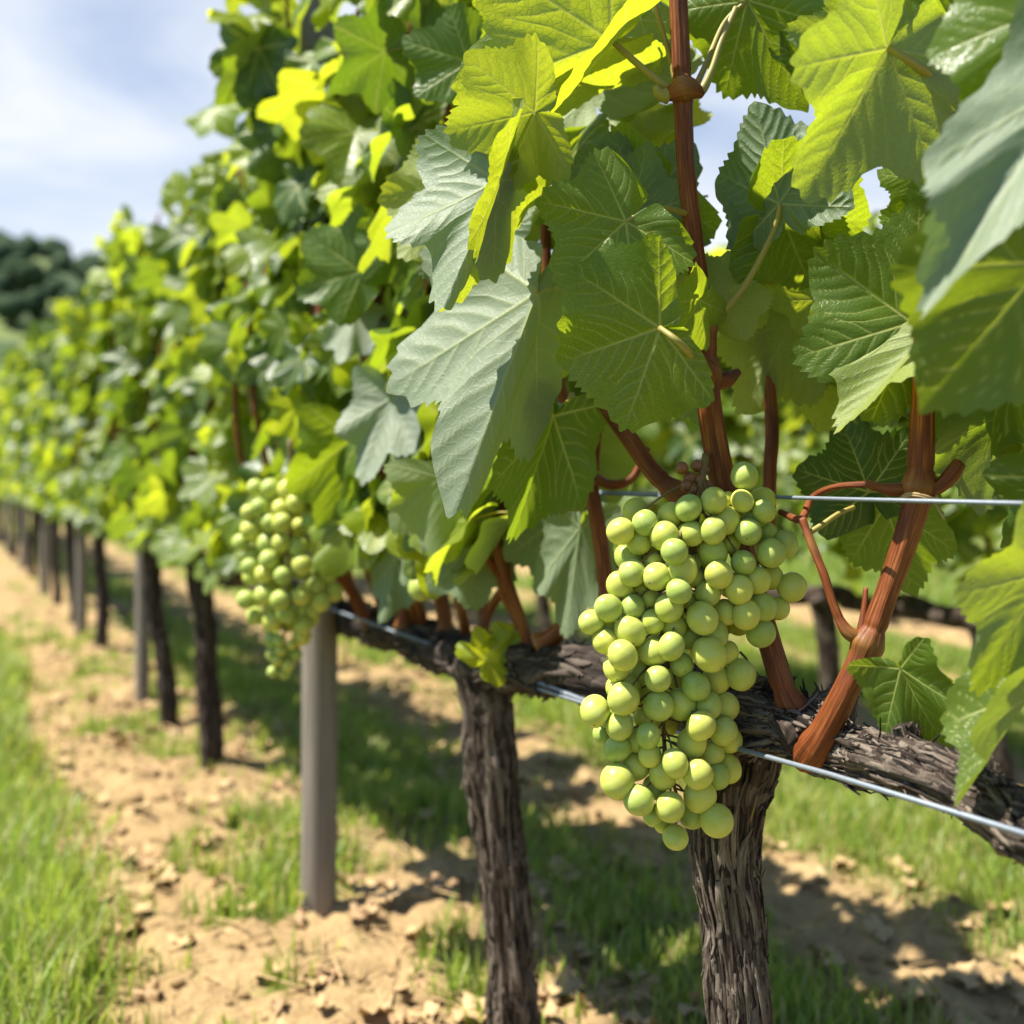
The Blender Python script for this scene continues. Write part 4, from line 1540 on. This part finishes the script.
for (u, v, y, u2, v2, y2, rp) in [(905, 762, .80, 902, 724, .80, 11), (828, 722, .885, 842, 690, .90, 13), (770, 705, .93, 742, 690, .95, 16), (790, 745, .88, 838, 700, .90, 18), (965, 775, .75, 985, 762, .74, 12)]:
    rs = tube(g, spline([tuple(P(u, v, y)), tuple(P((u + u2) / 2 + 3, (v + v2) / 2, (y + y2) / 2)), tuple(P(u2, v2, y2))], 40), np.linspace(rp * 1.5, rp * .7, 40) / F * y, 40, bark_disp(int(u), .5, 3, 14))
    bark_strips(g, *rs, 50, np.random.RandomState(int(u)), .012, .04, .003, .006)
link('cordon', g.mesh('cordon', [M_bark], O1), R1)
px_cane([(826, 735, .93), (812, 724, .91), (796, 712, .895), (784, 690, .897), (772, 652, .91), (757, 600, .925), (738, 540, .935), (722, 480, .935), (709, 405, .93), (704, 335, .93), (695, 250, .93), (686, 170, .93), (682, 85, .93), (678, 0, .93), (675, -70, .93)],
        [12, 16, 15, 12, 11.5, 11, 13, 13, 12, 11.5, 9, 9, 9.5, 9, 8], R1, O1, [(704, 372, .9), (704, 326, 1.0), (683, 90, 1.4), (788, 705, .4)], nth=40, dens=900)
px_cane([(803, 764, .872), (809, 756, .864), (817, 745, .856), (826, 730, .848), (846, 690, .838), (866, 648, .838), (886, 595, .838), (908, 532, .835), (919, 484, .833), (923, 400, .83), (925, 330, .83), (937, 240, .83), (949, 165, .825), (955, 95, .82), (957, 70, .82)],
        [10, 17, 17.5, 14.5, 12.5, 13, 11, 12.5, 14, 11, 10, 9, 8, 8, 7], R1, O1, [(868, 645, .9), (918, 487, 1.0), (955, 90, 1.2)], nth=40, dens=900)
px_cane([(700, 512, .99), (686, 498, .99), (668, 486, .99), (650, 468, .995), (632, 442, 1.0), (614, 418, 1.01), (598, 392, 1.02)], [11, 11, 10, 9, 9, 8, 8], R1, O1, [(676, 492, .5)], nth=24)
px_cane([(915, 489, .835), (897, 490, .835), (880, 488, .84), (866, 483, .845)], [8, 6, 5, 4], R1, O1, [(897, 490, .4)], nth=18)
px_cane([(922, 492, .83), (938, 487, .826), (950, 476, .824), (960, 462, .822)], [8, 7, 7, 7], R1, O1, [(950, 476, .4)], nth=18)
px_cane([(862, 640, .838), (846, 630, .84), (834, 606, .845), (824, 575, .85), (812, 545, .86), (802, 519, .87)], [7, 6, 4.5, 4.5, 4, 4.5], R1, O1, [(850, 633, .8), (812, 545, .6)], nth=16)
px_cane([(860, 634, .84), (864, 610, .845), (866, 588, .85)], [4, 3, 2.5], R1, O1, nth=12)
px_cane([(804, 536, .87), (822, 525, .872), (838, 514, .875), (854, 507, .88)], [3.2, 3, 2.6, 2.4], R1, O1, nth=12, mat=M_petiole, name='tendril')
px_cane([(740, 652, .935), (747, 660, .93), (752, 672, .93), (764, 682, .93), (772, 686, .935)], [1.5, 1.3, 1.2, 1.1, 1], R1, O1, nth=8, mat=M_stem, name='tendril')
px_cane([(745, 835, .95), (752, 815, .93), (757, 795, .93)], [1.6, 1.3, 1.0], R1, O1, nth=8, mat=M_stem, name='tendril')
px_cane([(768, 545, 1.04), (770, 470, 1.04), (772, 430, 1.04), (768, 370, 1.05), (760, 290, 1.06)], [7, 7, 7, 6, 5], R1, O1, nth=14)
px_cane([(780, 512, .90), (801, 519, .875), (812, 498, .89), (835, 487, .87), (868, 484, .846)], [3, 4, 3.4, 3, 3.4], R1, O1, nth=12)
# node knobs on the tall cane
px_cane([(667, 97, .925), (674, 93, .923), (683, 89, .922), (693, 90, .922), (702, 94, .926)], [5, 9, 12, 10, 5], R1, O1, [(683, 89, .6)], nth=22, name='node')
px_cane([(700, 362, .915), (707, 370, .915), (712, 379, .918)], [6, 11, 6], R1, O1, nth=18, name='node')
px_cane([(668, 96, .925), (660, 94, .923), (655, 86, .92)], [8, 6, 3], R1, O1, nth=14, mat=M_petiole, name='bud')
px_cane([(692, 92, .925), (702, 90, .925), (712, 70, .925), (722, 40, .93), (736, 8, .94)], [8, 5, 3.6, 3.2, 3], R1, O1, nth=14, mat=M_petiole, name='tendril')
px_cane([(676, 82, .93), (668, 50, .935), (655, 5, .94), (650, -20, .94)], [3.2, 2.6, 2.6, 2.4], R1, O1, nth=12, mat=M_petiole, name='tendril')
px_cane([(708, 300, .94), (712, 372, .955), (725, 380, .965), (738, 372, .975)], [4, 8, 9, 4], R1, O1, nth=14, name='bud')
px_cane([(735, 273, .96), (772, 282, .97)], [3, 3], R1, O1, nth=12, name='tendril', mat=M_petiole)
px_cane([(495, 258, 1.04), (530, 276, 1.03), (548, 288, 1.03), (565, 292, 1.04)], [3, 3, 4, 3], R2, O2, nth=12, name='tendril', mat=M_petiole)

for B_, T_, d_, b_ in HEROES:
    c_ = B_.lerp(T_, .35)
    hit = [k_ for k_, t_ in enumerate(SUNNY) if (c_ - t_).dot(sun_dir) > .025 and ((c_ - t_) - sun_dir * (c_ - t_).dot(sun_dir)).length < (T_ - B_).length * .8]
    print("HERO", b_, round(d_, 2), hit)
# twine holding the leaning cane to the upper wire
g = Geo()
c_ = P(917, 499, .828)
ta = np.linspace(0, 2 * np.pi * 2.1, 40)
ring = [tuple(c_ + Vector((math.cos(a_) * .0125, math.sin(a_) * .0135 - .004, .0016 * (a_ / 6.28) + .002 * math.sin(a_ * 2)))) for a_ in ta]
ring.append(tuple(c_ + Vector((.014, -.016, -.014))))
tube(g, spline(ring, 90), .0008, 6)
link('twine', g.mesh('twine', [M_straw], O1), R1)
# fillers behind the hand-placed leaves of the nearest vine
fr = np.random.RandomState(77)
fill = []
for (u0, u1, v0, v1, ya, yb, cnt_) in [(560, 670, 120, 330, 1.06, 1.25, 14), (560, 690, 300, 400, 1.15, 1.3, 2), (810, 1000, 340, 430, .98, 1.12, 2), (980, 1060, 20, 250, .80, .92, 8), (900, 1000, -40, 20, .9, 1.0, 5), (760, 850, -60, -10, .95, 1.05, 6), (540, 640, -60, 40, 1.0, 1.15, 8), (995, 1080, 300, 520, .75, .9, 6)]:
    for _ in range(cnt_):
        u, v, y = fr.uniform(u0, u1), fr.uniform(v0, v1), fr.uniform(ya, yb)
        b = P(u, v, y)
        tip = Vector((fr.uniform(-.7, .7), fr.uniform(-.5, .4), -fr.uniform(.2, 1)))
        nr_ = Vector((fr.uniform(-1, .4), fr.uniform(-1, .7), fr.uniform(.1, 1)))
        fill.append((mat_from(b, tip, nr_, fr.uniform(.06, .09)), .6 * fr.rand() if fr.rand() < .4 else 0, fr.rand(), b, .08))
n_hero1 = sum(1 for c in R1.children if c.name.split('.')[0] == 'leaf')
place_leaves(R1, fill, O1, 100 - n_hero1)

# ------------------------------------------------------------------ grape bunches
def grape_mesh(n=3, seed=0):
    v, f = ico(n)
    sc = np.clip(1 - (np.arccos(np.clip(-v[:, 2], -1, 1)) / 0.085), 0, 1)
    sc = (sc > 0).astype(float)
    v = v.copy()
    v = v * (1 + 0.10 * (fbm(v * 0.9 + seed * 7.3, seed, 2) - 0.5))[:, None]
    v[:, 2] *= 1.02 + 0.04 * (seed % 3)
    return make_mesh('grape', v, [f], None, {'scar': sc}, [M_grape])


GR_HI, GR_LO = [grape_mesh(4, k) for k in range(7)], grape_mesh(3)
G1 = [(207, 332, 52, 1), (307, 298, 50, 1), (283, 379, 50, 1.5), (412, 268, 52, 2), (486, 237, 52, .8), (590, 207, 52, .8), (648, 200, 30, 2), (706, 208, 45, .8), (715, 107, 54, 1.2), (792, 205, 50, 2.2),
      (795, 250, 45, 1.2), (762, 265, 52, 1.3), (642, 288, 52, 1.2), (388, 354, 58, 1.0), (500, 342, 50, .7), (587, 330, 52, .4), (730, 335, 53, .6), (808, 340, 40, 1.8), (428, 415, 52, 0), (585, 418, 56, 1.2),
      (655, 385, 40, 2), (824, 422, 57, .5), (880, 387, 52, 1.2), (238, 438, 52, 1.6), (335, 435, 40, 2.2), (345, 462, 40, 2), (256, 503, 53, .8), (458, 490, 60, .8), (355, 518, 54, .6), (530, 460, 40, 2),
      (609, 510, 54, .4), (710, 463, 48, .7), (765, 535, 54, 1.0), (693, 572, 55, .4), (820, 520, 50, 1.6), (908, 562, 57, .8), (205, 555, 54, 1.4), (446, 578, 50, 0), (290, 570, 38, 2), (515, 525, 40, 2),
      (565, 588, 50, .9), (495, 620, 35, 2), (257, 642, 50, 1.6), (330, 612, 40, 2), (407, 645, 58, .4), (542, 688, 62, .2), (635, 665, 50, 1.3), (722, 675, 56, .3), (790, 643, 54, .8), (850, 648, 48, 1.4),
      (782, 748, 58, .9), (157, 648, 53, .7), (88, 705, 48, .9), (150, 735, 48, 1.3), (145, 785, 50, .7), (246, 742, 57, .6), (340, 703, 48, .6), (428, 720, 50, 1.4), (585, 755, 60, 1.3), (490, 770, 45, 1.8),
      (345, 828, 53, .5), (416, 802, 52, .2), (570, 836, 64, 0), (217, 842, 60, 0), (190, 890, 52, .9), (645, 830, 45, 1.7), (457, 880, 47, .9), (295, 905, 48, 1.4), (359, 937, 53, .1), (515, 967, 54, .4), (600, 935, 55, 1.6), (700, 920, 58, 1.4), (225, 975, 60, 1.0)]
G2 = [(219, 322, 63, 0), (103, 372, 58, .3), (362, 352, 58, .3), (455, 345, 62, 1.3), (568, 352, 52, .9), (635, 355, 55, 1.5), (204, 433, 54, .5), (150, 400, 40, 1.5), (135, 465, 40, 1.6), (194, 526, 52, .6), (320, 473, 48, 0),
      (275, 490, 50, 1.2), (300, 400, 40, 1.9), (537, 434, 55, .1), (628, 455, 54, .7), (500, 500, 56, .6), (650, 490, 52, 1.6), (327, 555, 46, .6), (265, 600, 57, .8), (430, 586, 51, .1), (523, 630, 59, .2), (580, 545, 50, 1.4),
      (605, 640, 50, 1.2), (640, 605, 58, 1.4), (380, 632, 54, 1.0), (195, 660, 68, .2), (345, 685, 48, 1.2), (282, 738, 60, 0), (533, 720, 66, .5), (410, 767, 58, .1), (505, 790, 55, .9), (600, 822, 64, .4), (340, 800, 40, 1.4), (432, 890, 50, .9), (380, 835, 35, 1.8)]
KS = 4.096
gl = [(570 + x / KS, 450 + y / KS, r_ / KS, l) for (x, y, r_, l) in G1] + [(570 + x / KS, 620 + y / KS, r_ / KS, l) for (x, y, r_, l) in G2]
cx = lambda v: np.interp(v, [460, 560, 700, 830], [690, 690, 662, 680])
hw = lambda v: np.interp(v, [460, 520, 600, 700, 780, 840], [70, 105, 105, 85, 75, 45])
pos = []
for (u, v, r_, l) in gl:
    t = min(1.0, abs(u - cx(v)) / hw(v))
    d = 0.895 - 0.030 * math.sqrt(1 - t * t) + l * 0.013
    pos.append([u, v, r_, d, l])
# spread in depth only, front ones forward, until grapes no longer overlap much
for it in range(160):
    for a_ in range(len(pos)):
        for b_ in range(a_ + 1, len(pos)):
            A, B = pos[a_], pos[b_]
            du, dv = A[0] - B[0], A[1] - B[1]
            rs = (A[2] + B[2]) * 0.95
            d2 = du * du + dv * dv
            if d2 >= rs * rs:
                continue
            need = math.sqrt(rs * rs - d2) / F * 0.88
            diff = A[3] - B[3]
            if abs(diff) < need:
                sgn = 1 if (A[4] > B[4] or (A[4] == B[4] and diff > 0)) else -1
                push = (need - sgn * diff) * 0.25
                A[3] += sgn * push
                B[3] -= sgn * push
mean_d = sum(p[3] for p in pos) / len(pos)
for p in pos:
    p[3] = 0.885 + (p[3] - mean_d) * 0.9
top = P(702, 470, .905)
bunch = thing('grape_bunch', 'large sharp bunch of pale green grapes hanging in front of the nearest vine', 'grape bunch', top, 'grape bunches hanging on the near row')
order = sorted(range(len(pos)), key=lambda k: pos[k][4])
g_rest = Geo()
grr = np.random.RandomState(15)
v_lo, f_lo = ico(3)
for n_, k in enumerate(order):
    u, v, r_, d, l = pos[k]
    c = P(u, v, d)
    rad = 1.06 * r_ / F * d
    if n_ < 96:
        o = link('grape', GR_HI[n_ % 7], bunch)
        o.location = c - top
        o.scale = (rad * grr.uniform(.97, 1.03), rad * grr.uniform(.97, 1.03), rad * grr.uniform(.98, 1.06))
        o.rotation_euler = (grr.uniform(-.9, .9) - .35, grr.uniform(-.7, .7), grr.uniform(0, 6))
    else:
        g_rest.add(v_lo * rad + np.array(c - top), None, f_lo, scar=0.0)
# grapes on the hidden back of the bunch
for k in range(46):
    v = grr.uniform(500, 800)
    u = cx(v) + grr.uniform(-.62, .62) * hw(v)
    c = P(u, v, 0.935 + grr.uniform(-.012, .02))
    g_rest.add(v_lo * 0.0112 + np.array(c - top), None, f_lo, scar=0.0)
o = link('grapes_inside', g_rest.mesh('grapes_inside', [M_grape]), bunch)
o['kind'] = 'stuff'
# stalk with side branches
g = Geo()
ax = [P(706, 455, .925), P(700, 490, .905), P(690, 560, .90), P(668, 650, .90), P(664, 740, .895), P(678, 800, .89)]
tube(g, spline([tuple(p - top) for p in ax], 60), np.linspace(.0034, .0014, 60), 10)
for k in order:
    u, v, r_, d, l = pos[k]
    c = P(u, v, d) - top
    if v < 525:
        continue
    vv = min(max(v - 28, 470), 800)
    a_ = spline([tuple(p - top) for p in ax], 60)[int(np.clip((vv - 470) / 330 * 59, 0, 59))]
    tube(g, spline([tuple(a_), tuple((np.array(a_) + np.array(c)) / 2 + np.array([0, 0, .006])), tuple(c)], 6), .0009, 5)
link('stalk', g.mesh('stalk', [M_stem]), bunch)
# shrivelled brown grapes at the top
ivs, its = ico(3)
for k, (u, v, r_) in enumerate([(682, 468, 6.5), (690, 478, 7), (697, 466, 6.5), (686, 486, 6.5), (700, 480, 7), (704, 470, 6), (693, 490, 6), (707, 486, 6)]):
    d = .905 + .006 * (k % 3)
    dd = 1 + .25 * (fbm(ivs * 3 + k, k, 2) - .5)
    me = make_mesh('shrivelled_grape', ivs * dd[:, None] * r_ / F * d, [its], None, None, [M_shrivel])
    o = link('shrivelled_grape', me, bunch)
    o.location = P(u, v, d) - top

# second, blurred bunch
top2 = P(292, 470, 1.66)
bunch2 = thing('grape_bunch', 'blurred yellowish bunch of grapes hanging in front of the nearest grey post', 'grape bunch', top2, 'grape bunches hanging on the near row')
r = np.random.RandomState(33)
pl = []
tries = 0
while len(pl) < 92 and tries < 20000:
    tries += 1
    v = r.uniform(484, 678)
    c0 = np.interp(v, [480, 560, 620, 680], [285, 288, 288, 280])
    w0 = np.interp(v, [480, 500, 560, 600, 625, 650, 680], [26, 42, 48, 46, 26, 15, 7])
    a_ = r.uniform(0, 2 * np.pi)
    q_ = math.sqrt(r.uniform(.35, 1))
    u = c0 + w0 * q_ * math.cos(a_)
    d = 1.655 + (w0 / F * 1.65) * .8 * q_ * math.sin(a_)
    rad = r.uniform(.0125, .0158) if v < 640 else r.uniform(.008, .012)
    c = P(u, v, d)
    if all((c - p).length > (rad + s_) * .86 for p, s_ in pl):
        pl.append((c, rad))
for (c, rad) in pl:
    o = link('grape', GR_LO, bunch2)
    o.location = c - top2
    o.scale = (rad, rad, rad * 1.03)
    o.rotation_euler = (r.uniform(-1, 1), r.uniform(-1, 1), 0)
g = Geo()
ax2 = [(290, 440, 1.66), (291, 480, 1.66), (288, 560, 1.66), (284, 640, 1.66), (280, 676, 1.66)]
tube(g, spline([tuple(P(*p) - top2) for p in ax2], 30), np.linspace(.004, .0015, 30), 8)
link('stalk', g.mesh('stalk', [M_stem]), bunch2)

# one lone berry between the red canes
c = P(421, 588, 1.40)
b3 = thing('grape_bunch', 'single pale green grape hanging between two short red canes left of the second trunk', 'grape bunch', c, 'grape bunches hanging on the near row')
o = link('grape', GR_LO, b3)
o.scale = (.0165,) * 3
g = Geo()
tube(g, spline([(0, 0, .014), (.004, .004, .04), (.012, .01, .075)], 10), .0014, 6)
link('stalk', g.mesh('stalk', [M_stem]), b3)

# ------------------------------------------------------------------ the next rows behind
def back_row(dx, ys, seed, labf, group, zt, protos=3, dens=.8, zmin=.46):
    pro = []
    for k, y in enumerate(ys):
        if k < protos:
            root = thing('grapevine', labf(k), 'grapevine', (row_x(y, dx), y, 0), group)
            straight_vine(root, y, y - .42, y + .42, seed + k, dx, M_bark, None, 0, 0.42 if dx < 2 else 0.512)
            sh, lv_ = random_leaves(y - .42, y + .42, seed + 30 + k, dx, zt=zt, dens=dens, step=.12, zmin=zmin)
            off = np.array([row_x(y, dx), y, 0])
            for sp in sh[::2]:
                g_ = Geo()
                tube(g_, spline([tuple(p) for p in sp], 14), np.linspace(.007, .003, 14), 6)
                link('cane', g_.mesh('cane', [M_cane], off), root)
            f_ = merged_leaves('foliage', [(l[0], l[1], l[2]) for l in lv_], root, off)
            f_['kind'] = 'stuff'
            pro.append(root)
        else:
            src = pro[k % protos]
            root = src.copy()
            C.objects.link(root)
            root.location = (row_x(y, dx), y, 0)
            root['label'] = labf(k)
            for ch in list(src.children):
                c_ = ch.copy()
                C.objects.link(c_)
                c_.parent = root


B2 = ['grapevine of the next row at the right edge, thin grey trunk behind the cordon',
      'grapevine of the next row, blurred dark trunk seen right of the leaning red cane',
      'grapevine of the next row, blurred behind the large grape bunch']
back_row(1.66, [1.71, 2.43, 2.88, 3.55, 4.2, 4.9, 5.6, 6.4, 7.2], 700, lambda k: B2[k - 1] if 1 <= k <= 3 else ('grapevine of the next row, mostly out of view past the right edge' if k == 0 else 'blurred grapevine of the next row seen through gaps in the near foliage'), 'grapevines of the row behind', (1.18, 1.42))
back_row(3.92, [2.6 + .9 * k for k in range(9)], 760, lambda k: 'far blurred grapevine two rows behind, a soft green shape through the gaps', 'grapevines two rows behind', (1.3, 1.5), 2)
